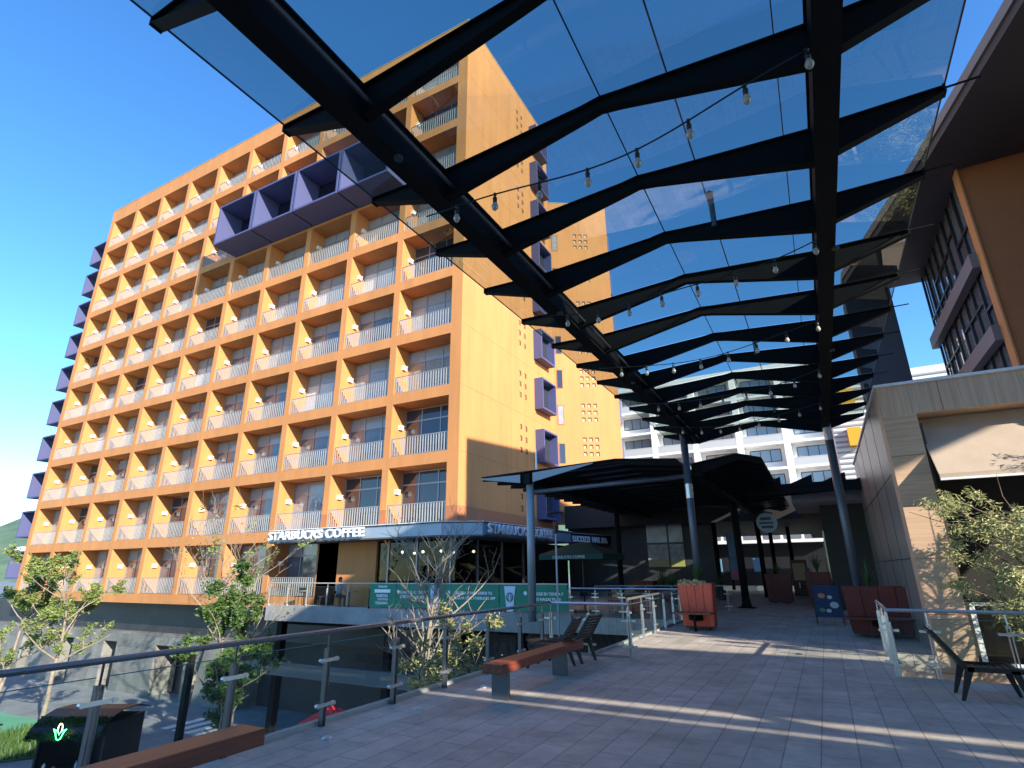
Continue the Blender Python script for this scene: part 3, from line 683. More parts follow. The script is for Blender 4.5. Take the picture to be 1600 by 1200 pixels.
for y in (1.55, 6.9, 12.25, 17.6):
    m = MB(); m.tube([(-.58, y, 6.02), (-.58, y, 6.56)], .038, 10); m.lathe([(.05,0),(.05,.015),(0,.02)], (-.58,y,6.56), 10); m.tube([(-.62,y-.02,6.45),(-.54,y-.02,6.45)], .02, 8); PD(m.build('strut', POST), can)
for (x, y) in ((-3.42, 18.2), (.70, 18.45)):
    m = MB(); m.tube([(x,y,0),(x,y,5.9)], .115, 18); o = PD(m.build('post', POST, smooth=True), can)
    m = MB(); m.lathe([(.117,0),(.117,.45),(.0,.45)], (x,y,5.2 if x > 0 else 3.75), 18); m.build('steel_sleeve', INOX, o, smooth=False)
    m = MB(); m.box(x-.2,x+.2,y-.2,y+.2,.0,.02); m.build('base_plate', STEEL, o)
m = MB(); m.box(XLB-.3,XLB+.1,18.1,18.3,5.5,5.58); PD(m.build('beam_end', STEEL), can)

# string lights, hung across under every second rib
def string_light(y, zr, zl, label, n=8, sag=.22):
    t = thing('string_light', label, 'string light', (0, y, 0), 0, 'strings of bulbs hung across the canopy')
    x0, x1 = .55, -3.25
    def pt(u): return Vector((x0+(x1-x0)*u, .06*math.sin(u*9+y), zr+(zl-zr)*u-4*sag*u*(1-u)))
    m = MB(); m.tube([pt(i/24) for i in range(25)], .008, 5); m.build('cable', BLACK, t)
    for i in range(n):
        u = (i+.06)/n; p = pt(u)
        b = MB(); b.lathe([(.0,-.19),(.018,-.187),(.032,-.165),(.036,-.145),(.026,-.115),(.018,-.10)], tuple(p), 10)
        if i == 0 and not first.get('bulb'):
            pass
        bo = b.build('bulb', mat('bulb_face', (.42,.40,.34), .1, spec=.9), t, smooth=True)
        s = MB(); s.tube([p, p+Vector((.012*math.sin(i*2.1),0,-.045))], .006, 5); s.lathe([(.0,-.035),(.018,-.035),(.023,-.05),(.021,-.10),(0,-.10)], tuple(p), 10); s.lathe([(0,.012),(.016,.01),(.02,-.01),(0,-.015)], tuple(p), 8); s.build('socket', BLACK, bo, smooth=True)
    return t
string_light(4.06, 5.55, 5.35, 'string of clear bulbs nearest the viewer, crossing beneath the canopy glass')
string_light(6.95, 5.5, 5.35, 'second string of bulbs from the viewer, crossing near the roof strut')
string_light(9.65, 5.5, 5.35, 'third string of bulbs from the viewer, halfway along the canopy')
string_light(12.3, 5.5, 5.35, 'fourth string of bulbs from the viewer, past the middle of the canopy')
string_light(15.0, 5.5, 5.35, 'string of bulbs farthest from the viewer, just before the canopy posts')

# ================================================================== lower canopies
def low_canopy(name, label, x0, x1, xb, y0, y1, z, posts, pitch=1.1, apex=None, end=.30, rise=.28):
    t = thing(name, label, 'canopy', ((x0+x1)/2, y0, 0)); ax = apex if apex is not None else (x0+x1)/2
    def zt(x):
        a = x0 if x < ax else x1
        return z + rise*(1-abs(x-ax)/abs(a-ax))
    def depth(x): 
        d = min(abs(x-q) for q in xb) if xb else 9
        return max(.09, .34-.16*d)
    xs = sorted(set([x0,x1,ax]+[q+s for q in xb for s in (-.15,.15) if x0 < q+s < x1]+[x0+(x1-x0)*i/8 for i in range(9)]))
    m = MB()
    y = y0; rib = None
    for i in range(len(xs)-1):
        a, b = xs[i], xs[i+1]
        m.hexa([(a,-.02,zt(a)-depth(a)),(b,-.02,zt(b)-depth(b)),(b,.02,zt(b)-depth(b)),(a,.02,zt(a)-depth(a))], [(a,-.02,zt(a)),(b,-.02,zt(b)),(b,.02,zt(b)),(a,.02,zt(a))])
        m.hexa([(a,-.07,zt(a)-depth(a)-.015),(b,-.07,zt(b)-depth(b)-.015),(b,.07,zt(b)-depth(b)-.015),(a,.07,zt(a)-depth(a)-.015)], [(a,-.07,zt(a)-depth(a)),(b,-.07,zt(b)-depth(b)),(b,.07,zt(b)-depth(b)),(a,.07,zt(a)-depth(a))])
    rib = m.build('rib', STEEL, t); k = 0
    while y <= y1+.01:
        o = rib if k == 0 else inst(rib, (0,0,0), t)
        o.location = Vector((0,y,0))-t.location; y += pitch; k += 1
    m = MB()
    for q in xb: m.box(q-.12,q+.12,y0-.1,y1+.1,zt(q)-.42,zt(q)-.05)
    if xb: PD(m.build('beam', STEEL), t)
    # dark louvre roof: slats between the ribs with slits
    m = MB(); yy = y0-.15
    while yy < y1:
        for i in range(len(xs)-1):
            a, b = xs[i], xs[i+1]
            m.hexa([(a,yy,zt(a)+.02),(b,yy,zt(b)+.02),(b,yy+pitch*.90,zt(b)+.02),(a,yy+pitch*.90,zt(a)+.02)], [(a,yy,zt(a)+.045),(b,yy,zt(b)+.045),(b,yy+pitch*.90,zt(b)+.045),(a,yy+pitch*.90,zt(a)+.045)])
        yy += pitch
    PD(m.build('roof_panels', mat('dark_roof_panel', (.012,.013,.015), .5, noise=.2)), t)
    for (px, py, mt, rr) in posts:
        m = MB(); m.tube([(px,py,G if mt is POST else 0),(px,py,zt(px)-.05)], rr, 16); o = PD(m.build('post', mt, smooth=True), t)
    return t
ca = low_canopy('walkway_canopy', 'lower dark louvred canopy reaching left to the pale grey post by the railing', -10.85, -3.62, [-8.95], 17.8, 34, 4.92, [(-8.95,17.95,mat('pale_grey_post', (.30,.33,.34), .4, metal=.2, noise=.12, nscale=1.5),.14),(-8.95,27.8,STEEL,.13),(-8.95,38,STEEL,.13)], apex=-5.6, rise=.19)
# long tie beam and front fascia plate of this canopy
m = MB(); m.tube([(-8.8,17.95,4.3),(-3.55,18.2,4.45)], .075, 10); PD(m.build('tie_tube', POST, smooth=True), ca)
m = MB(); m.hexa([(-10.85,17.66,4.86),(-9.2,17.66,4.62),(-9.2,17.70,4.62),(-10.85,17.70,4.86)], [(-10.85,17.66,4.90),(-9.2,17.66,4.92),(-9.2,17.70,4.92),(-10.85,17.70,4.90)])
m.hexa([(-8.7,17.66,4.62),(-6.4,17.66,5.06),(-6.4,17.70,5.06),(-8.7,17.70,4.62)], [(-8.7,17.66,4.95),(-6.4,17.66,5.10),(-6.4,17.70,5.10),(-8.7,17.70,4.95)]); PD(m.build('front_bracket', mat('bracket_grey', (.22,.25,.28), .4, metal=.3)), ca)
m = MB(); m.tube([(-8.7,18,6.3-1.3),(-8.7,18,5.85)], .03, 8); PD(m.build('vent_pipe', INOX), ca)
cb = low_canopy('walkway_canopy', 'long dark canopy running down the middle of the walkway past the tall posts', -3.35, -1.2, [-3.2], 18.6, 50, 4.85, [(-3.27,27.45,STEEL,.16),(-3.27,37.5,STEEL,.14),(-3.27,47,STEEL,.14)], apex=-1.9, rise=.2)
m = MB(); m.lathe([(.30,0),(.20,.12),(.16,.45)], (-3.27,27.45,0), 10); m.box(-3.62,-2.92,27.1,27.8,0,.03); PD(m.build('post_foot', STEEL), cb)
cc = low_canopy('cross_canopy', 'short dark canopy over the shopfront with scalloped brackets', -2.3, 3.6, [], 24.0, 25.3, 4.45, [], pitch=.6, apex=3.4)
m = MB()
for i in range(5): 
    x = -1.8+i*1.1; m.add([(x,23.9,4.72),(x+.8,23.9,5.02),(x+.8,23.9,4.72)], [(0,1,2)]); m.add([(x,23.93,4.72),(x+.8,23.93,5.02),(x+.8,23.93,4.72)], [(2,1,0)])
m.box(-2.3,3.8,23.85,24.0,4.35,4.72); PD(m.build('front_beam', STEEL), cc)

# ================================================================== glass railings
def railing(pts, label, name='glass_railing', pitch=1.22, z0=0.0, h=.98, pm=STEEL, rm=INOX, rad=.028, clamps=True, posts=None, group='glass railings around the deck', gm=RAILG, first_off=0):
    P = [Vector((x,y,z0)) for x, y in pts]
    t = thing(name, label, 'railing', P[0], 0, group)
    L = lambda p: tuple(Vector(p)-P[0])
    m = MB()
    for a, b in zip(P[:-1], P[1:]): m.tube([L(a+Vector((0,0,h))), L(b+Vector((0,0,h)))], rad, 10)
    m.build('handrail', rm, t, smooth=False)
    for a, b in zip(P[:-1], P[1:]):
        d = b-a; ln = d.length; d.normalize(); nn = Vector((-d.y, d.x, 0)); ang = math.atan2(d.y, d.x)
        k = max(1, round(ln/pitch)); ss = posts if (posts and a is P[0]) else [ln*i/k for i in range(k+1)]
        for s in ss:
            o = MB()
            for q in (-.022, .022):
                o.box(q-.006, q+.006, -.03, .03, -.05, .80)
            o.tube([(0,0,.80),(0,0,.88),(0,0,.96)], .010, 6); o.box(-.03,.03,-.02,.02,.76,.80)
            po = o.build('post', pm, t); po.location = L(a+d*s+nn*0); po.rotation_euler = (0,0,ang)
            if clamps:
                for z in (.22, .68):
                    c = MB(); c.box(-.12,.12,-.045,-.03,z-.018,z+.018)
                    for q in (-.12,.12): c.tube([(q,-.05,z),(q,-.01,z)], .022, 10)
                    c.build('glass_clamp', INOX, po)
        for s0, s1 in zip(ss[:-1], ss[1:]):
            g = MB(); a0 = a+d*(s0+.045)-nn*.02; b0 = a+d*(s1-.045)-nn*.02
            g.quad(L(a0+Vector((0,0,.08))), L(b0+Vector((0,0,.08))), L(b0+Vector((0,0,.86))), L(a0+Vector((0,0,.86))))
            g.build('glass_pane', gm, t)
            e = MB(); e.tube([L(a0+Vector((0,0,.862))), L(b0+Vector((0,0,.862)))], .004, 4); e.build('pane_edge', mat('glass_edge', (.10,.20,.18), .2), t)
    return t
railing([(-5.27,-2.1),(-5.27,11.45)], 'long dark-posted glass railing with steel handrail along the left edge of the deck', posts=[.0,1.22,2.44,3.65,4.87,6.08,7.3,8.52,9.69,10.95,12.13,13.1,13.55], rad=.027, pm=mat('rail_post_grey', (.13,.135,.14), .35, metal=.6), rm=mat('dark_handrail', (.26,.265,.27), .27, metal=.8))
railing([(-5.27,11.45),(-3.58,11.45)], 'short glass railing turning across behind the two black lounge chairs', pitch=.85, pm=INOX)
railing([(-3.60,11.52),(-4.20,13.4),(-4.42,19.9)], 'glass railing running away past the first red planter', pitch=1.35, pm=INOX, group='glass railings around the deck')
railing([(-8.55,20.32),(-4.55,20.32)], 'glass railing crossing the far side of the light well behind the red planter', pm=INOX, pitch=1.0)
railing([(-8.7,23.4),(-3.6,24.6)], 'far glass railing beside the terrace tables', pm=INOX, pitch=1.0)
railing([(.74,11.42),(1.28,11.40),(2.25,11.35),(5.2,11.2)], 'glass railing on the right in front of the leafy willow tree', pm=INOX, pitch=1.1)
railing([(.76,11.46),(.80,14.2)], 'short glass railing returning beside the right-hand planter', pm=INOX, pitch=1.3)
TR = railing([(-24.9,20.28),(-18.3,20.28)], 'clear part of the terrace railing left of the green banners', z0=.1, h=1.02, pm=mat('cream_metal', (.62,.58,.5), .4, metal=.4), rm=mat('cream_metal', (.6,.58,.5), .4), pitch=1.35, clamps=False)
TR2 = railing([(-18.3,20.28),(-8.6,20.28)], 'terrace railing carrying the green banners', z0=.1, h=1.02, pm=MATS['cream_metal'], rm=MATS['cream_metal'], pitch=1.35, clamps=False)
# banners on the terrace railing (each hung in front of the glass)
def banner(x0, x1, label):
    m = MB(); n = 8
    for i in range(n):
        a = x0+(x1-x0)*i/n; b = x0+(x1-x0)*(i+1)/n; ya = 20.215+.008*math.sin(i*1.9); yb = 20.215+.008*math.sin((i+1)*1.9)
        m.hexa([(a,ya,.14),(b,yb,.14),(b,yb+.012,.14),(a,ya+.012,.14)], [(a,ya,1.10),(b,yb,1.10),(b,yb+.012,1.10),(a,ya+.012,1.10)])
    return tag(m.build('green_banner', GREENB), label, 'banner', 'green banners on the terrace railing')
def bt(s, b, x, z, size, mm=TEXTW, al='CENTER', sx=.95, rot=0): return text(s, 'lettering', mm, b, (x,20.195,z), (R90,0,0), size, .006, .004, al, sx)
b1 = banner(-18.25,-16.75, 'green banner with a white strip and stacked small words, leftmost on the terrace')
bt('STARBUCKS', b1, -17.5, .96, .10); MB().box(-17.95,-17.05,20.19,20.2,.74,.88).build('white_strip', TEXTW, b1)
bt('NUESTRA', b1, -17.5, .56, .16); MB().box(-17.75,-17.15,20.19,20.2,.42,.52).build('grey_strip', TEXTG, b1); bt('TELEGRAM', b1, -17.52, .26, .15)
b2 = banner(-16.72,-15.05, 'green banner with two white text lines, second from the left on the terrace')
bt('ESCANEA EL CÓDIGO Y', b2, -15.82, .72, .15); bt('DESCARGA LA APP', b2, -15.82, .53, .165)
b3 = banner(-15.02,-11.55, 'green banner printed with a pale phone and two lines of text')
ph = MB(); ph.box(-14.86,-14.42,20.185,20.2,.20,1.04); ph = ph.build('phone_print', PHONE, b3, bevel=.0); MB().box(-14.80,-14.48,20.18,20.184,.46,.51).build('phone_bar', mat('navy_print', (.01,.02,.06), .5), ph); MB().box(-14.74,-14.54,20.18,20.184,.97,1.0).build('phone_speaker', MATS['navy_print'], ph)
bt('ORDENA Y PAGA DESDE TU', b3, -12.75, .72, .15); bt('CELULAR CON STARBUCKS APP', b3, -12.72, .53, .15)
b4 = banner(-11.52,-8.62, 'green banner printed with a pale paper cup, rightmost on the terrace')
cup = MB(); cup.prism_y([(-11.18,.12),(-10.90,.12),(-10.80,.96),(-11.28,.96)], 20.185, 20.2); cup.prism_y([(-11.30,.96),(-10.78,.96),(-10.80,1.04),(-11.28,1.04)], 20.18, 20.2)
cp = cup.build('cup_print', mat('cup_white', (.62,.70,.80), .5), b4); disc = MB(); disc.add([(-11.04+.19*math.sin(2*math.pi*j/24), 20.182, .64+.19*math.cos(2*math.pi*j/24)) for j in range(24)], [tuple(range(24))]); disc.build('cup_disc', mat('emblem_green', (.0,.10,.06), .5), cp)
emblem('cup_emblem', cp, (-11.04,20.178,.64), .18, 0, mat('cup_white', (1,1,1)), None)
bt('RECOGE EN TIENDA Y', b4, -9.45, .72, .15, sx=.9); bt('¡NO HAGAS FILAS!', b4, -9.45, .53, .15)
for b, x in ((b2,-16.6),(b3,-13.93),(b4,-10.36)):
    e = MB(); e.add([(x+.075*math.sin(2*math.pi*j/20), 20.194, .79+.075*math.cos(2*math.pi*j/20)) for j in range(20)], [tuple(range(20))]); e.build('number_disc', TEXTW, b)

# ================================================================== benches
def bench(name, label, loc, L, rz):
    t = thing(name, label, 'bench', loc, rz, 'red wooden beam benches')
    m = MB(); m.box(-.15,.15,0,L,.34,.46); o = m.build('seat', REDX, t, bevel=.008)
    for y in (.22, L-.75):
        m = MB(); m.box(-.13,.13,y,y+.012,0,.34); m.box(-.13,.13,y+.012,y+.06,0.0,.012); m.box(-.13,-.118,y+.012,y+.05,.012,.34); m.box(.118,.13,y+.012,y+.05,.012,.34); m.build('leg', POST, t)
    return t
bench('wooden_bench', 'red wooden beam bench on grey steel legs beside the black lounge chairs', (-4.12,7.02,0), 2.95, .0)
bench('wooden_bench', 'red wooden beam bench end in the bottom left corner of the picture', (-4.32,.40,0), 3.12, -.0)

# small metal floor studs along the deck edge
st0 = None
for (x, y), lb_ in zip(((-4.83,4.86),(-4.78,6.3),(-4.74,7.85),(-4.55,11.0)), ('small steel stud in the deck nearest the viewer, by the left railing','second small steel deck stud from the viewer','steel deck stud to the left of the bench end','steel deck stud beyond the bench near the lounge chairs')):
    m = MB(); m.lathe([(.055,0),(.055,.012),(.03,.03),(0,.032)], (0,0,0), 12)
    o = m.build('floor_stud', INOX); o.location = (x,y,.001); tag(o, lb_, 'floor stud', 'steel studs along the deck edge')
o = MB(); o.tube([(.16*math.cos(a*math.pi/7), 0, .16*math.sin(a*math.pi/7)) for a in range(15)], .03, 6); o = o.build('wall_wreath', BARKD); o.location = (-57.17, 23.1, 20.4); o.rotation_euler = (0,0,R90); tag(o, 'small dark ring wreath hung on the wall of a leftmost hotel balcony', 'wreath')
# ================================================================== slatted lounge chairs
def lounge(label, loc, rz, group):
    t = thing('lounge_chair', label, 'chair', loc, rz, group)     # seat faces +x, width along y
    bm_ = mat('black_plastic', (.012,.012,.013), .42, noise=.1)
    m = MB()
    for i in range(8): 
        x = .02+i*.068; z = .40-.015*math.sin(i/7*math.pi)-.018*(7-i)/7
        m.box(x, x+.05, -.27, .27, z-.018, z)
    m.box(0,.57,-.29,-.265,.345,.405); m.box(0,.57,.265,.29,.345,.405); m.build('seat', bm_, t)
    m = MB(); 
    for i in range(8):
        a = i*.062+.07; cx, cz = -.02-a*.56, .38+a*.83
        m.hexa([(cx-.012,-.25,cz-.02),(cx+.012,-.25,cz-.016),(cx+.012,.25,cz-.016),(cx-.012,.25,cz-.02)], [(cx-.036,-.25,cz+.018),(cx-.012,-.25,cz+.022),(cx-.012,.25,cz+.022),(cx-.036,.25,cz+.018)])
    for s in (-.265,.245):
        m.hexa([(-.02,s,.34),(.05,s,.36),(.05,s+.025,.36),(-.02,s+.025,.34)], [(-.33,s,.83),(-.29,s,.84),(-.29,s+.025,.84),(-.33,s+.025,.83)])
    m.build('backrest', bm_, t)
    for s in (-.29,.25):
        m = MB(); m.hexa([(.56,s,0),(.60,s,0),(.60,s+.04,0),(.56,s+.04,0)], [(.44,s,.38),(.53,s,.38),(.53,s+.04,.38),(.44,s+.04,.38)]); m.build('front_leg', bm_, t)
        m = MB(); m.hexa([(-.14,s,0),(-.10,s,0),(-.10,s+.04,0),(-.14,s+.04,0)], [(-.02,s,.40),(.08,s,.40),(.08,s+.04,.40),(-.02,s+.04,.40)]); m.build('rear_leg', bm_, t)
    return t
lounge('black slatted lounge chair in front of the right-hand glass railing', (1.42,10.12,0), .0, 'black slatted lounge chairs')
lounge('black slatted lounge chair just behind the end of the wooden bench', (-4.36,9.95,0), math.pi+.10, 'black slatted lounge chairs')
lounge('black slatted lounge chair nearest the corner of the left railing', (-4.30,10.75,0), math.pi-.12, 'black slatted lounge chairs')
lounge('partly cut off black slatted lounge chair at the right edge of the picture', (2.60,10.25,0), .3, 'black slatted lounge chairs')

# ================================================================== red planters
def planter(label, loc, rz, w=.80, d=.8, h=1.12, seat=True, dark=False, plant=True):
    t = thing('red_planter', label, 'planter', loc, rz, 'red planters along the walkway')
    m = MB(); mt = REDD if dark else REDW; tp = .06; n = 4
    # tapered board box, wider at the top
    for i in range(n):
        for (fa, fb) in (((-w/2+w*i/n+.006, -w/2+w*(i+1)/n-.006), None),):
            a, b = fa; ka = 1-tp*2/w
            for y in (-d/2, d/2):
                s = -1 if y < 0 else 1
                m.hexa([(a*ka,s*(d/2-tp)-.012,.10),(b*ka,s*(d/2-tp)-.012,.10),(b*ka,s*(d/2-tp)+.012,.10),(a*ka,s*(d/2-tp)+.012,.10)], [(a,y-.012,h),(b,y-.012,h),(b,y+.012,h),(a,y+.012,h)])
            for x in (-w/2, w/2):
                s = -1 if x < 0 else 1; a2, b2 = a*d/w, b*d/w
                m.hexa([(s*(w/2-tp)-.012,a2*ka,.10),(s*(w/2-tp)+.012,a2*ka,.10),(s*(w/2-tp)+.012,b2*ka,.10),(s*(w/2-tp)-.012,b2*ka,.10)], [(x-.012,a2,h),(x+.012,a2,h),(x+.012,b2,h),(x-.012,b2,h)])
    m.build('boards', mt, t)
    m = MB(); m.box(-w/2+.03,w/2-.03,-d/2+.03,d/2-.03,h-.12,h-.05); m.build('soil', mat('soil', (.05,.035,.025), .95), t)
    m = MB(); m.box(-w/2+.02+tp,w/2-.02-tp,-d/2+.02+tp,d/2-.02-tp,.06,.12); 
    for (x, y) in ((-.25,-.25),(.25,-.25),(.25,.25),(-.25,.25)): m.tube([(x,y,0),(x,y,.08)], .025, 6)
    m.build('base', BLACK, t)
    if seat:
        m = MB(); m.box(-w/2-.12,w/2-.02,-d/2-.52,-d/2+.02,.44,.485); m.build('side_seat', REDX if not dark else REDD, t)
        m = MB(); m.box(-.06,.0,-d/2-.36,-d/2-.30,0,.44); m.add([(-.25,-d/2,.44),(.15,-d/2,.44),(-.03,-d/2-.33,.26),(-.25,-d/2,.26),(.15,-d/2,.26)], [(0,1,4,3),(0,3,2),(1,2,4),(2,3,4)]); m.build('seat_leg', STEEL, t)
    return t
def spiky(label, loc, h, n, mt, seed, spread=.5, group='plants standing in the planters'):
    rr = random.Random(seed); m = MB()
    for i in range(n):
        a = rr.uniform(0, 6.28); l = h*rr.uniform(.6,1); sp = rr.uniform(.1, spread); wd_ = .012*h/.6
        pts = []
        for q in range(5):
            u = q/4; r = sp*l*u*(.4+.6*u); z = l*u*(1-.28*u*sp/.5)
            pts.append((r*math.cos(a), r*math.sin(a), z))
        nx, ny = -math.sin(a), math.cos(a); v = []
        for q, p in enumerate(pts):
            ww = wd_*(1-q/4.2); v += [(p[0]-nx*ww,p[1]-ny*ww,p[2]),(p[0]+nx*ww,p[1]+ny*ww,p[2])]
        m.add(v, [(2*q,2*q+1,2*q+3,2*q+2) for q in range(4)])
    o = m.build('potted_plant', mt); o.location = loc; return tag(o, label, 'plant', group)
planter('bright red board planter with a side seat, sunlit beside the left railing', (-3.40,17.6,0), .0, w=.94, d=.62, h=1.24)
spiky('spiky green grass plant growing in the sunlit red planter', (-3.35,17.6,1.17), .95, 60, LEAF2, 3, .55)
m = MB(); rr = random.Random(5)
for i in range(120):
    x, y = rr.uniform(-.36,.36), rr.uniform(-.36,-.1); z = rr.uniform(.0,.14); s = rr.uniform(.02,.04); a = rr.uniform(0,3)
    m.add([(x-s,y-s*math.sin(a),z),(x+s,y+s*math.sin(a),z+s*.4),(x,y,z+s*1.6)], [(0,1,2)])
o = m.build('flowering_plant', [mat('pale_petals', (.75,.62,.42), .6), LEAF4]); o.location = (-3.45,17.5,1.18)
o.data.polygons.foreach_set('material_index', [i % 2 for i in range(len(o.data.polygons))]); tag(o, 'low pale flowers along the front edge of the sunlit red planter', 'flowers')
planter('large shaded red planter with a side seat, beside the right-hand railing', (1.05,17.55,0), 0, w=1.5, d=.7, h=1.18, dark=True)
spiky('dark broad-leaved plant standing in the large shaded red planter', (.9,17.6,1.1), .9, 40, LEAF2, 8, .7)
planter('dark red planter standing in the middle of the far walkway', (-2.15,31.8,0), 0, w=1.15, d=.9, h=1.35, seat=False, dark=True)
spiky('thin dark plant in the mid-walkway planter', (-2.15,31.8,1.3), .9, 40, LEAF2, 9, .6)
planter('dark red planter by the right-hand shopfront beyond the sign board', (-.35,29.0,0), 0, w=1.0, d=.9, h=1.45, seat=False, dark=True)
spiky('dark plant in the planter by the right-hand shopfront', (-.35,29.0,1.4), 1.1, 50, LEAF2, 10, .6)
planter('small distant red planter at the far left shops', (-9.2,33.0,0), 0, w=1.1, d=.8, h=1.0, seat=False, dark=True)
# red kiosk panel far down
o = MB().box(-1.9,-1.0,40,40.6,0,2.1).build('red_display', REDD); tag(o, 'red display stand far down the walkway near the shops', 'display stand')
MB().box(-1.8,-1.1,39.97,39.995,.9,1.9).build('display_face', MATS['poster_bright'], o)
# posts, plants and seats further down the shaded walkway
pp = tag(MB().tube([(0,0,0),(0,0,4.3)], .13, 12).build('roof_post', STEEL), 'black round post under the far flat roof, leftmost of four', 'post', 'black posts under the far flat roof'); pp.location = (-9.0,43,0)
for (x, y), lb_ in zip(((-5.6,36.2),(-1.9,43.5),(-6.6,49)), ('black round post under the far flat roof beside the blue hanging banner','black round post under the far flat roof right of the mid-walkway planter','farthest black round post under the flat roof')):
    c = pp.copy(); C.objects.link(c); c.location = (x,y,0); c['label'] = lb_
for i, (x, y, h_) in enumerate(((-6.4,27.5,1.5),(-7.6,30.5,1.7),(-5.2,33.5,1.4),(-4.9,25.0,1.1))):
    o = tag(MB().lathe([(.0,0),(.22,0),(.30,.5),(.27,.5),(.25,.45),(0,.45)], (0,0,0), 14).build('plant_pot', BLACK), ['black pot left of the thick black walkway post','black pot below the dark picture window','black pot by the blue hanging banner','small black pot behind the far glass railing'][i], 'pot', 'black plant pots in the shaded walkway'); o.location = (x,y,0)
    spiky(['bushy dark plant in the pot left of the thick black post','tall dark plant in the pot below the picture window','dark plant in the pot by the blue hanging banner','small dark plant in the pot behind the far railing'][i], (x,y,.42), h_, 70, LEAF2, 40+i, .8)
for i, (x, y, a_) in enumerate(((-5.6,22.6,.3),(-4.9,23.6,2.4),(-6.6,26.2,1.2),(-5.5,29.2,-.5),(-1.2,36.5,1.8))):
    t = thing('side_chair', ['dark red chair just behind the railing beyond the sunlit planter','dark red chair facing back near the far railing','dark red chair left of the tall plant pots','dark red chair near the thick black post','dark red chair by the far right shopfront'][i], 'chair', (x,y,0), a_, 'dark red chairs in the shaded walkway')
    MB().box(-.21,.21,-.21,.21,.43,.46).build('seat', REDD, t); MB().box(-.21,.21,.19,.215,.55,.86).box(-.20,-.18,.19,.21,.46,.55).box(.18,.20,.19,.21,.46,.55).build('backrest', REDD, t)
    for lx in (-.19,.17):
        for ly in (-.19,.17): MB().box(lx,lx+.02,ly,ly+.02,0,.43).build('leg', BLACK, t)
# A-frame sign
af = thing('sandwich_board', 'blue sandwich board with food pictures standing on the walkway', 'sign', (-.12,20.6,0), .05)
m = MB(); m.hexa([(-.36,-.28,.22),(.36,-.28,.22),(.36,-.26,.22),(-.36,-.26,.22)], [(-.36,-.05,1.12),(.36,-.05,1.12),(.36,-.03,1.12),(-.36,-.03,1.12)]); bo = m.build('front_board', mat('board_blue', (.014,.028,.08), .4, noise=.3, nscale=8), af)
def plate(cx, u, r, mm):
    k = []; 
    for j in range(14):
        a = 2*math.pi*j/14; uu = u+r*.75*math.cos(a); k.append((cx+r*math.sin(a), -.285+.23*(uu-.22)/.9-.004, uu))
    b = MB(); b.add(k, [tuple(range(14))]); b.build('food_picture', mm, bo)
plate(-.14,.82,.10,mat('food_orange',(.55,.2,.1),.5)); plate(.08,.78,.07,mat('food_pale',(.5,.5,.48),.5)); plate(.17,.56,.12,MATS['food_pale']); plate(-.17,.42,.08,mat('food_green',(.1,.2,.12),.5)); plate(.0,.40,.07,MATS['food_pale'])
m = MB(); m.hexa([(-.36,.26,.22),(.36,.26,.22),(.36,.28,.22),(-.36,.28,.22)], [(-.36,.0,1.12),(.36,.0,1.12),(.36,.02,1.12),(-.36,.02,1.12)]); m.build('rear_board', MATS['board_blue'], af)
m = MB()
for x in (-.37,.35):
    m.hexa([(x,-.36,0),(x+.02,-.36,0),(x+.02,-.33,0),(x,-.33,0)], [(x,-.04,1.14),(x+.02,-.04,1.14),(x+.02,-.01,1.14),(x,-.01,1.14)]); m.hexa([(x,.33,0),(x+.02,.33,0),(x+.02,.36,0),(x,.36,0)], [(x,.0,1.14),(x+.02,.0,1.14),(x+.02,.03,1.14),(x,.03,1.14)])
m.build('legs', BLACK, af)
# hanging round sign
hsn = thing('round_sign', 'round pale blue and white hanging sign with three lines of dark marks', 'sign', (-2.15,30,3.72))
m = MB(); n = 28; m.prism_y([(.47*math.cos(2*math.pi*j/n), .47*math.sin(2*math.pi*j/n)) for j in range(n)], -.05, .05); m.build('disc', mat('sign_pale', (.30,.40,.48), .4, noise=.2), hsn)
m = MB(); m.box(-.28,.2,-.062,-.052,.12,.26); m.box(-.34,.28,-.062,-.052,-.06,.03); m.box(-.26,.26,-.062,-.052,-.26,-.14); m.build('dark_marks', mat('sign_marks', (.02,.06,.12), .5), hsn)
m = MB(); m.box(-.02,.02,-.02,.02,.54,.95); m.box(-.7,.02,-.02,.02,.9,.95); m.build('bracket', BLACK, hsn)
# blue hanging pennant
o = MB().box(-4.9,-4.3,36.0,36.03,1.0,3.6).build('pennant_banner', mat('pennant_blue', (.10,.20,.32), .6, noise=.3, nscale=2)); tag(o, 'tall blue banner hanging between the far walkway posts', 'banner')
MB().box(-4.9,-4.3,35.98,35.995,1.05,1.5).build('pink_foot', mat('pennant_pink', (.5,.1,.2), .6), o)

# ================================================================== terrace things
um = thing('patio_umbrella', 'dark green patio umbrella with pale lettering on its valance by the coffee terrace', 'umbrella', (-8.75,22.3,0))
m = MB(); cs = [(-1.35,-1.35),(1.35,-1.35),(1.35,1.35),(-1.35,1.35)]
top = [(-.45,-.45,2.62),(.45,-.45,2.62),(.45,.45,2.62),(-.45,.45,2.62)]; bot = [(x,y,2.22) for x, y in cs]; val = [(x*1.0,y*1.0,2.02) for x, y in cs]
m.add(top+bot+val+[(0,0,2.72)], [(0,4,5,1),(1,5,6,2),(2,6,7,3),(3,7,4,0),(4,8,9,5),(5,9,10,6),(6,10,11,7),(7,11,8,4),(12,0,1),(12,1,2),(12,2,3),(12,3,0)]); m.build('canopy', GREENU, um)
m = MB(); m.tube([(0,0,0),(0,0,2.7)], .03, 8); m.build('pole', BLACK, um); m = MB(); m.box(-.35,.35,-.35,.35,0,.1); m.build('base', BLACK, um)
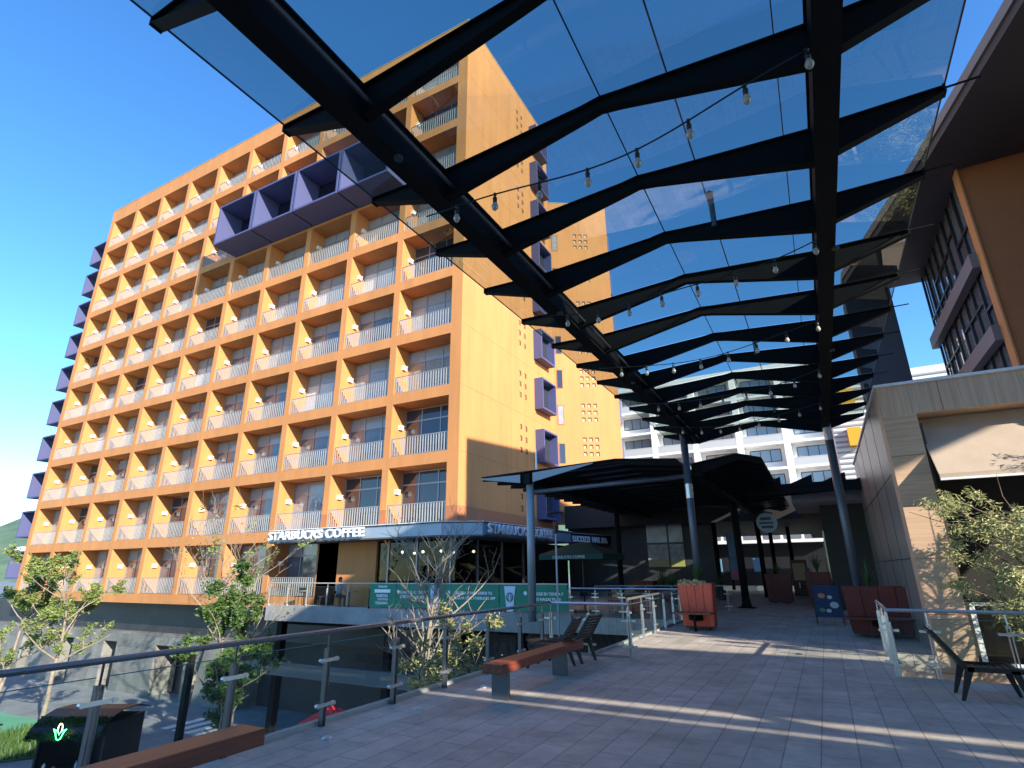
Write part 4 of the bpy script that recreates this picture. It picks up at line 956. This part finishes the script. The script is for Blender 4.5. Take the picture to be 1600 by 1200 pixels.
text('STARBUCKS COFFEE', 'lettering', TEXTG, um, (-.75,-1.36,2.06), (R90,0,0), .15, .004, .003, 'LEFT', 1.0)
lp = thing('lamp_post', 'slender pale lamp post with a flat disc top behind the big grey post', 'street lamp', (-8.55,19.2,-.6))
m = MB(); m.tube([(0,0,0),(0,0,3.5)], .035, 8); m.build('pole', mat('lamp_pole', (.45,.46,.45), .4), lp)
m = MB(); m.lathe([(.05,3.5),(.06,3.75),(.04,3.8)], (0,0,0), 10); m.build('lamp_head', BLACK, lp)
m = MB(); m.tube([(0,0,3.78),(-.22,0,4.25)], .008, 5); m.tube([(0,0,3.78),(.22,0,4.25)], .008, 5); m.lathe([(0,4.25),(.30,4.25),(.30,4.27),(0,4.28)], (0,0,0), 16); m.build('disc_top', BLACK, lp)
def table(loc, label):
    t = thing('cafe_table', label, 'table', loc, 0, 'cafe tables on the terrace')
    m = MB(); m.lathe([(0,.71),(.36,.71),(.36,.74),(0,.74)], (0,0,0), 18); m.build('tabletop', mat('table_grey', (.25,.24,.22), .4), t)
    m = MB(); m.tube([(0,0,.03),(0,0,.71)], .03, 8); m.lathe([(.25,0),(.25,.02),(.04,.04)], (0,0,0), 14); m.build('pedestal', BLACK, t); return t
def cchair(loc, rz, label, mm=BLACK):
    t = thing('cafe_chair', label, 'chair', loc, rz, 'cafe chairs on the terrace')
    m = MB(); m.box(-.21,.21,-.21,.21,.43,.46); m.build('seat', mm, t)
    m = MB(); m.box(-.21,.21,.19,.215,.62,.86); m.box(-.20,-.18,.19,.21,.46,.62); m.box(.18,.20,.19,.21,.46,.62); m.build('backrest', mm, t)
    for x in (-.19,.17):
        for y in (-.19,.17): m = MB(); m.box(x,x+.02,y,y+.02,0,.43); m.build('leg', mm, t)
    return t
table((-23.6,21.3,0),'round cafe table at the left end of the terrace'); table((-20.6,21.4,0),'round cafe table between the seated people behind the clear railing'); table((-16.2,21.6,0),'round cafe table behind the second green banner'); table((-12.0,21.7,0),'round cafe table behind the banner with the cup')
table((-7.0,23.0,0),'round cafe table beneath the green umbrella')
cchair((-24.2,21.6,0),.4,'black cafe chair at the left end of the terrace'); cchair((-22.9,21.9,0),-.5,'black cafe chair right of the leftmost terrace table')
cchair((-21.4,21.5,0),R90,'black cafe chair under the grey-shirted person'); cchair((-15.5,21.9,0),-R90,'black cafe chair under the person behind the second banner'); cchair((-17.0,21.9,0),R90,'black cafe chair under the person leaning at the first banner')
cchair((-11.2,21.9,0),-R90,'black cafe chair under the blue-shirted person')
cchair((-7.6,22.6,0),R90,'dark red cafe chair left of the umbrella table', REDD); cchair((-6.3,23.2,0),-R90,'dark red cafe chair right of the umbrella table', REDD)

def person(label, loc, rz, shirt, skin=(.42,.25,.17), hairc=(.02,.015,.012)):
    """seated figure facing local -y, hips at 0,0,.46"""
    t = thing('person', label, 'person', loc, rz, 'people sitting on the coffee terrace')
    V = {'pel':(0,0,.52,.135,.11), 'waist':(0,-.01,.70,.125,.10), 'chest':(0,-.03,.88,.16,.115), 'neck0':(0,-.035,1.02,.06,.06), 'neck':(0,-.045,1.08,.05,.05), 'jaw':(0,-.07,1.15,.07,.08), 'head':(0,-.055,1.24,.082,.10), 'crown':(0,-.05,1.31,.06,.07)}
    for s, q in ((-1,'l'),(1,'r')):
        V['sh'+q] = (s*.17,-.03,.98,.06,.06); V['el'+q] = (s*.23,-.12,.74,.042,.042); V['wr'+q] = (s*.12,-.36,.76,.028,.025); V['pa'+q] = (s*.10,-.42,.77,.035,.018)
        V['hip'+q] = (s*.09,-.02,.50,.09,.085); V['kn'+q] = (s*.12,-.42,.50,.06,.06); V['an'+q] = (s*.12,-.40,.10,.04,.04); V['to'+q] = (s*.13,-.54,.04,.035,.03)
        for fi in range(4):
            V['f%d%s'%(fi,q)] = (s*(.075+.018*fi),-.475-.008*(1.5-abs(fi-1.5)),.775,.009,.009); V['g%d%s'%(fi,q)] = (s*(.075+.018*fi),-.50,.757,.008,.008)
        V['th'+q] = (s*.065,-.42,.785,.011,.011)
    E_ = [('pel','waist'),('waist','chest'),('chest','neck0'),('neck0','neck'),('neck','jaw'),('jaw','head'),('head','crown')]
    for q in 'lr':
        E_ += [('chest','sh'+q),('sh'+q,'el'+q),('el'+q,'wr'+q),('wr'+q,'pa'+q),('pel','hip'+q),('hip'+q,'kn'+q),('kn'+q,'an'+q),('an'+q,'to'+q),('wr'+q,'th'+q)]
        for fi in range(4): E_ += [('pa'+q,'f%d%s'%(fi,q)),('f%d%s'%(fi,q),'g%d%s'%(fi,q))]
    names = list(V); me = bpy.data.meshes.new('person_body'); me.from_pydata([V[k][:3] for k in names], [(names.index(a), names.index(b)) for a, b in E_], [])
    o = bpy.data.objects.new('body', me); C.objects.link(o); sk = o.modifiers.new('skin', 'SKIN'); sb_ = o.modifiers.new('sub', 'SUBSURF'); sb_.levels = 1; sb_.render_levels = 1
    for i, k in enumerate(names): me.skin_vertices[0].data[i].radius = V[k][3:5]; me.skin_vertices[0].data[i].use_root = (k == 'pel')
    dg = bpy.context.evaluated_depsgraph_get(); me2 = bpy.data.meshes.new_from_object(o.evaluated_get(dg)); bpy.data.objects.remove(o)
    body = bpy.data.objects.new('body', me2); C.objects.link(body); body.parent = t
    me2.materials.clear()
    for mm in (mat('skin_%d' % int(skin[0]*100), skin, .55), shirt, mat('trousers_dark', (.03,.035,.05), .8)): me2.materials.append(mm)
    for p in me2.polygons:
        c = p.center; p.use_smooth = True
        p.material_index = 0 if (c.z > 1.05 or (c.y < -.22 and c.z > .68)) else (1 if c.z > .58 else 2)
    m = MB(); m.lathe([(0,.145),(.05,.135),(.085,.09),(.098,.03),(.095,-.03),(.075,-.08)], (0,-.02,1.25), 14); m.build('hair', mat('hair_dark', hairc, .6), t, smooth=True)
    m = MB()
    for s in (-1,1): m.lathe([(0,-.011),(.011,0),(0,.011)], (s*.032,-.148,1.235), 6)
    m.build('eyes', BLACK, t); m = MB(); m.add([(-.014,-.145,1.195),(.014,-.145,1.195),(0,-.175,1.20),(0,-.15,1.235)], [(0,2,3),(2,1,3),(0,1,2)]); m.build('nose', MATS['skin_%d' % int(skin[0]*100)], t)
    m = MB(); m.box(-.024,.024,-.150,-.140,1.165,1.172); m.build('mouth', mat('lips', (.30,.10,.08), .5), t)
    return t
gs = mat('grey_shirt', (.32,.34,.38), .85)
person('dark-haired person in a grey shirt seated behind the clear terrace railing', (-21.4,21.5,0), R90*.8, gs)
person('person in black leaning over behind the leftmost green banner', (-17.0,21.9,0), R90, mat('black_shirt', (.02,.02,.022), .85))
person('person in a dark red top seated behind the second green banner', (-15.5,21.9,0), -R90*.6, mat('maroon_shirt', (.14,.03,.035), .85))
person('person in a pale blue shirt seated behind the banner with the cup', (-11.2,21.9,0), -R90*.5, mat('blue_shirt', (.25,.32,.45), .85))

# ================================================================== street level things
kz = math.atan2(12.27-11.24, -22.49+24.56)
ki = thing('food_kiosk', 'black food kiosk with a curved green awning and a neon corn cob outline', 'kiosk', (-24.56,11.24,G), kz)
m = MB(); m.box(0,2.35,0,.08,0,1.05); m.box(0,.08,.08,2.0,0,2.45); m.box(2.27,2.35,.08,2.0,0,2.45); m.box(.08,2.27,1.92,2.0,0,2.45); m.build('cabin', BLACK, ki)
m = MB(); m.box(-.02,2.37,-.10,.35,1.05,1.09); m.build('counter', mat('counter_steel', (.25,.26,.27), .3, metal=.8), ki)
m = MB(); pr = [(2.1,2.62),(1.5,2.78),(.7,2.80),(.15,2.66),(-.25,2.40),(-.42,2.15)]
for (ya, za), (yb, zb) in zip(pr[:-1], pr[1:]):
    m.hexa([(-.08,ya,za-.03),(-.08,yb,zb-.03),(2.42,yb,zb-.03),(2.42,ya,za-.03)], [(-.08,ya,za),(-.08,yb,zb),(2.42,yb,zb),(2.42,ya,za)])
m.build('roof', BLACK, ki)
m = MB(); rr = random.Random(4)
for i in range(1500):
    x = rr.uniform(-.08,2.42); u = rr.uniform(0,1); y = .15-.62*u; z = 2.68-.60*u; s = .05; a = rr.uniform(0,6.28)
    m.add([(x-s*math.cos(a),y-.02,z-s*math.sin(a)),(x+s*math.cos(a),y-.03,z+s*math.sin(a)),(x,y-.09,z+.03)], [(0,1,2)])
m.build('green_awning', mat('turf_green', (.035,.11,.02), .8), ki)
neon = mat('green_neon', (.1,1,.3), .5, emit=(.08,1,.25), es=5); neony = mat('yellow_neon', (1,.8,.1), .5, emit=(1,.75,.15), es=5)
m = MB(); cx, cz, yy = 1.15, 2.38, -.50
m.tube([(cx-.10,yy,cz+.02),(cx-.14,yy,cz-.04),(cx-.07,yy,cz-.22),(cx,yy,cz-.26),(cx+.07,yy,cz-.22),(cx+.14,yy,cz-.04),(cx+.22,yy,cz+.06),(cx+.06,yy,cz+.0),(cx,yy,cz-.10),(cx-.06,yy,cz+.0),(cx-.22,yy,cz+.06),(cx-.14,yy,cz-.06)], .014, 6); m.build('neon_leaves', neon, ki)
m = MB(); m.tube([(cx-.07,yy,cz+.02),(cx-.07,yy,cz+.14),(cx-.03,yy,cz+.22),(cx+.03,yy,cz+.22),(cx+.07,yy,cz+.14),(cx+.07,yy,cz+.02)], .013, 6); m.build('neon_cob', neony, ki)
for i, (x, r_, h_, cc_) in enumerate(((.4,.05,.2,(.7,.7,.68)),(.75,.06,.12,(.6,.2,.1)),(1.5,.035,.28,(.2,.45,.6)),(1.62,.035,.25,(.2,.45,.6)),(1.9,.05,.16,(.7,.7,.7)))):
    m = MB(); m.lathe([(r_,0),(r_,h_*.7),(r_*.4,h_*.85),(r_*.4,h_),(0,h_)], (0,0,0), 10); o = m.build('counter_jar', mat('jar_%d' % i, cc_, .3)); ca_, sa_ = math.cos(kz), math.sin(kz)
    o.location = (-24.56+x*ca_-.1*sa_, 11.24+x*sa_+.1*ca_, G+1.09)
    tag(o, ['white jar at the left end of the kiosk counter','short red-brown jar on the kiosk counter','left blue bottle of the pair on the kiosk counter','right blue bottle of the pair on the kiosk counter','white jar at the right end of the kiosk counter'][i], 'jar')
# black street bench left of the trees
sbn = thing('street_bench', 'long black bench on the green path at the left edge', 'bench', (-37.5,14.6,G), .2)
m = MB(); m.box(-1.2,1.2,-.25,.25,.40,.47); m.build('seat', BLACK, sbn)
for x in (-1.1,1.0): m = MB(); m.box(x,x+.08,-.22,.22,0,.40); m.build('leg', BLACK, sbn)
# red market umbrella below the deck
ru = thing('red_parasol', 'bright red parasol top seen below the deck through the left glass railing', 'umbrella', (-16.2,16.4,G))
m = MB(); ring = [(1.25*math.cos(math.pi*2*i/6+.3), 1.25*math.sin(math.pi*2*i/6+.3), 2.25) for i in range(6)]; m.add([(0,0,2.85)]+ring+[(x,y,2.08) for x, y, z in ring], [(0,1+i,1+(i+1)%6) for i in range(6)]+[(1+i,7+i,7+(i+1)%6,1+(i+1)%6) for i in range(6)]); m.build('canopy', mat('red_fabric', (.55,.02,.03), .7), ru)
m = MB(); m.tube([(0,0,0),(0,0,2.8)], .03, 8); m.build('pole', WHITE, ru)
o = MB().box(-22.6,-22.35,14.9,15.1,G,-1.4).build('dark_post', STEEL); tag(o, 'dark square steel post standing at street level right of the kiosk', 'post')
o = thing('small_street_sign', 'tiny red and white striped sign on the street right of the kiosk', 'sign', (-19.6,11.9,G)); m = MB(); m.box(-.02,.02,-.02,.02,0,1.0); m.build('pole', BLACK, o)
m = MB(); 
for q in range(3): m.box(-.16,.16,-.035,-.022,1.0+q*.12,1.07+q*.12)
m.build('stripes', mat('sign_red', (.5,.05,.04), .5), o)

# ================================================================== trees
def leaf(m, p, size, rr, droop=0.0, narrow=.45):
    a = rr.uniform(0, 6.283); t = rr.uniform(-.5, .6) - droop; 
    d = Vector((math.cos(a)*math.cos(t), math.sin(a)*math.cos(t), math.sin(t))); s = d.cross(Vector((rr.uniform(-1,1),rr.uniform(-1,1),rr.uniform(-.3,1)))).normalized()*size*narrow*.5
    q = p+d*size; mid = p+d*size*.5+Vector((0,0,-.06*size))
    m.add([p, mid+s, q, mid-s], [(0,1,2,3)])
def tree(label, base, H_, seed, leafm, bark=BARK, lean=(0,0), nleaf=2500, lsize=.16, leafy=.7, spread=1.0, levels=3, droop=0.0, narrow=.5, trunk_r=.09, zmin=.3, leafzone=None, kids=(5,4,4), twig=1.0, forks=1):
    rr = random.Random(seed); b = Vector(base)
    t = thing('tree', label, 'tree', base, 0, 'slender trees beside the deck')
    m = MB(); tips = []
    def grow(p, d, ln, r, lev):
        n = 5; pts = [p]; dd = d.copy()
        for i in range(n):
            dd = (dd+Vector((rr.uniform(-1,1),rr.uniform(-1,1),rr.uniform(-.6,.8)+( .10 if lev else .5)-droop*lev*.25))*(.16 if lev == 0 else .30)).normalized()
            pts.append(pts[-1]+dd*ln/n)
        rad = [r*(1-.75*i/n) for i in range(n+1)]
        m.tube([tuple(x) for x in pts], [max(.004,x) for x in rad], 7 if lev == 0 else 5, cap=False)
        if lev >= levels: tips.append(pts); return
        if lev == levels-1: tips.append(pts[2:])
        for k in range(kids[min(lev,len(kids)-1)]):
            u = rr.uniform(zmin if lev == 0 else .25, .98); i = min(n-1, int(u*n)); q = pts[i].lerp(pts[i+1], u*n-i)
            a = rr.uniform(0, 6.283); el = rr.uniform(.15,.95)
            nd = Vector((math.cos(a)*math.cos(el), math.sin(a)*math.cos(el), math.sin(el)-droop*.6)).normalized()
            nd = (nd*.75+dd*.35).normalized()
            grow(q, nd, ln*rr.uniform(.38,.62)*spread, rad[i]*.62, lev+1)
    for f in range(forks):
        grow(Vector((0,0,0)), Vector((lean[0]+rr.uniform(-.12,.12)*(f>0), lean[1]+rr.uniform(-.12,.12)*(f>0), 1)).normalized(), H_, trunk_r, 0)
    m.build('trunk', bark, t, smooth=True)
    if nleaf:
        lm = MB(); tp = [x for x in tips if leafzone is None or leafzone(x[-1]+b, rr)]
        rr.shuffle(tp); tp = tp[:max(1,int(len(tp)*leafy))]
        per = max(1, nleaf//max(1,len(tp)))
        for x in tp:
            for j in range(per):
                i = rr.randrange(len(x)-1); p = x[i].lerp(x[i+1], rr.random())+Vector((rr.gauss(0,.07),rr.gauss(0,.07),rr.gauss(0,.07)))*twig
                leaf(lm, p, lsize*rr.uniform(.6,1.3), rr, droop*.9, narrow)
        lm.build('crown', leafm, t)
    return t
tree('leafy pale-trunked tree left of the kiosk in front of the podium wall', (-36.2,16.6,G), 6.6, 11, LEAF1, nleaf=7500, lsize=.16, leafy=.62, trunk_r=.13, spread=.78, kids=(13,4,3), zmin=.28)
tree('leafy tree cut by the left edge of the picture', (-40.0,16.0,G), 6.6, 21, LEAF1, nleaf=7500, lsize=.16, leafy=.8, trunk_r=.12, spread=.75, kids=(12,4,3), zmin=.25)
tree('nearly bare pale-branched tree just right of the kiosk', (-27.4,18.2,G), 7.3, 5, LEAF1, nleaf=500, lsize=.14, leafy=.15, trunk_r=.12, spread=.9, kids=(9,5,3), zmin=.4)
tree('dense green tree behind the second railing bay', (-21.8,16.2,G), 5.9, 31, LEAF2, bark=BARK, nleaf=15000, lsize=.16, leafy=.95, trunk_r=.10, spread=.75, kids=(15,4,3), zmin=.15)
tree('bare twiggy tree rising behind the dense green tree', (-24.2,18.6,G), 7.6, 6, LEAF1, nleaf=300, lsize=.16, leafy=.1, trunk_r=.10, spread=.85, kids=(8,5,3), zmin=.45)
tree('bare-branched tree with yellow-green lower leaves in front of the green banners', (-10.6,14.0,G), 7.9, 9, LEAF3, nleaf=5200, lsize=.12, leafy=.8, trunk_r=.09, spread=.62, kids=(18,5,3), zmin=.35, leafzone=lambda p, rr: p.z < -.95+rr.uniform(-.3,.3), forks=2)
tree('low yellow-leaved tree beside the deck kerb under the bench end', (-8.6,12.6,G), 5.0, 14, LEAF3, nleaf=2600, lsize=.12, leafy=.9, trunk_r=.06, spread=.6, kids=(10,4,3), zmin=.55, leafzone=lambda p, rr: p.z > -2.5)
tree('willow-leaved tree with a dark leaning trunk right of the wooden pillar', (3.0,13.65,G), 8.75, 17, LEAF4, bark=BARKD, lean=(.02,0), nleaf=9500, lsize=.115, leafy=.95, trunk_r=.085, spread=.48, kids=(26,5,3), zmin=.62, droop=.55, narrow=.22, twig=.8).scale = (1,.42,1)
# branch reaching left over the rail: a second, leaning willow
tree('leaning willow-leaved tree reaching left across the grey pillar panels', (2.75,13.75,G), 7.9, 27, LEAF4, bark=BARKD, lean=(-.13,-.06), nleaf=5500, lsize=.12, leafy=.95, trunk_r=.05, spread=.42, kids=(14,5,3), zmin=.74, droop=.55, narrow=.22, twig=.8).scale = (1,.42,1)

# hillside houses on the far left
for i, (x, y, z, s, c_) in enumerate(((-640,262,10,16,(.8,.78,.74)),(-628,268,2,14,(.75,.55,.48)),(-655,255,16,12,(.8,.8,.78)),(-610,262,-2,18,(.78,.76,.72)))):
    m = MB(); m.box(-s/2,s/2,-6,6,0,9); 
    h_ = thing('hillside_house', ['white flat-roofed house highest of the group at the foot of the hill','pinkish house in the middle of the group below the hill','small white house at the left end below the hill','low wide white house nearest the hotel below the hill'][i], 'house', (x,y,z))
    m.build('wall', mat('house_%d' % i, c_, .8), h_); m = MB(); m.box(-s/2-.5,s/2+.5,-6.5,6.5,9,9.6); m.build('roof', WHITE, h_)
    m = MB()
    for q in range(3): m.box(-s/2+1+q*s/3.2,-s/2+3+q*s/3.2,-6.1,-6.02,3,6)
    m.build('window', DGLASS, h_)
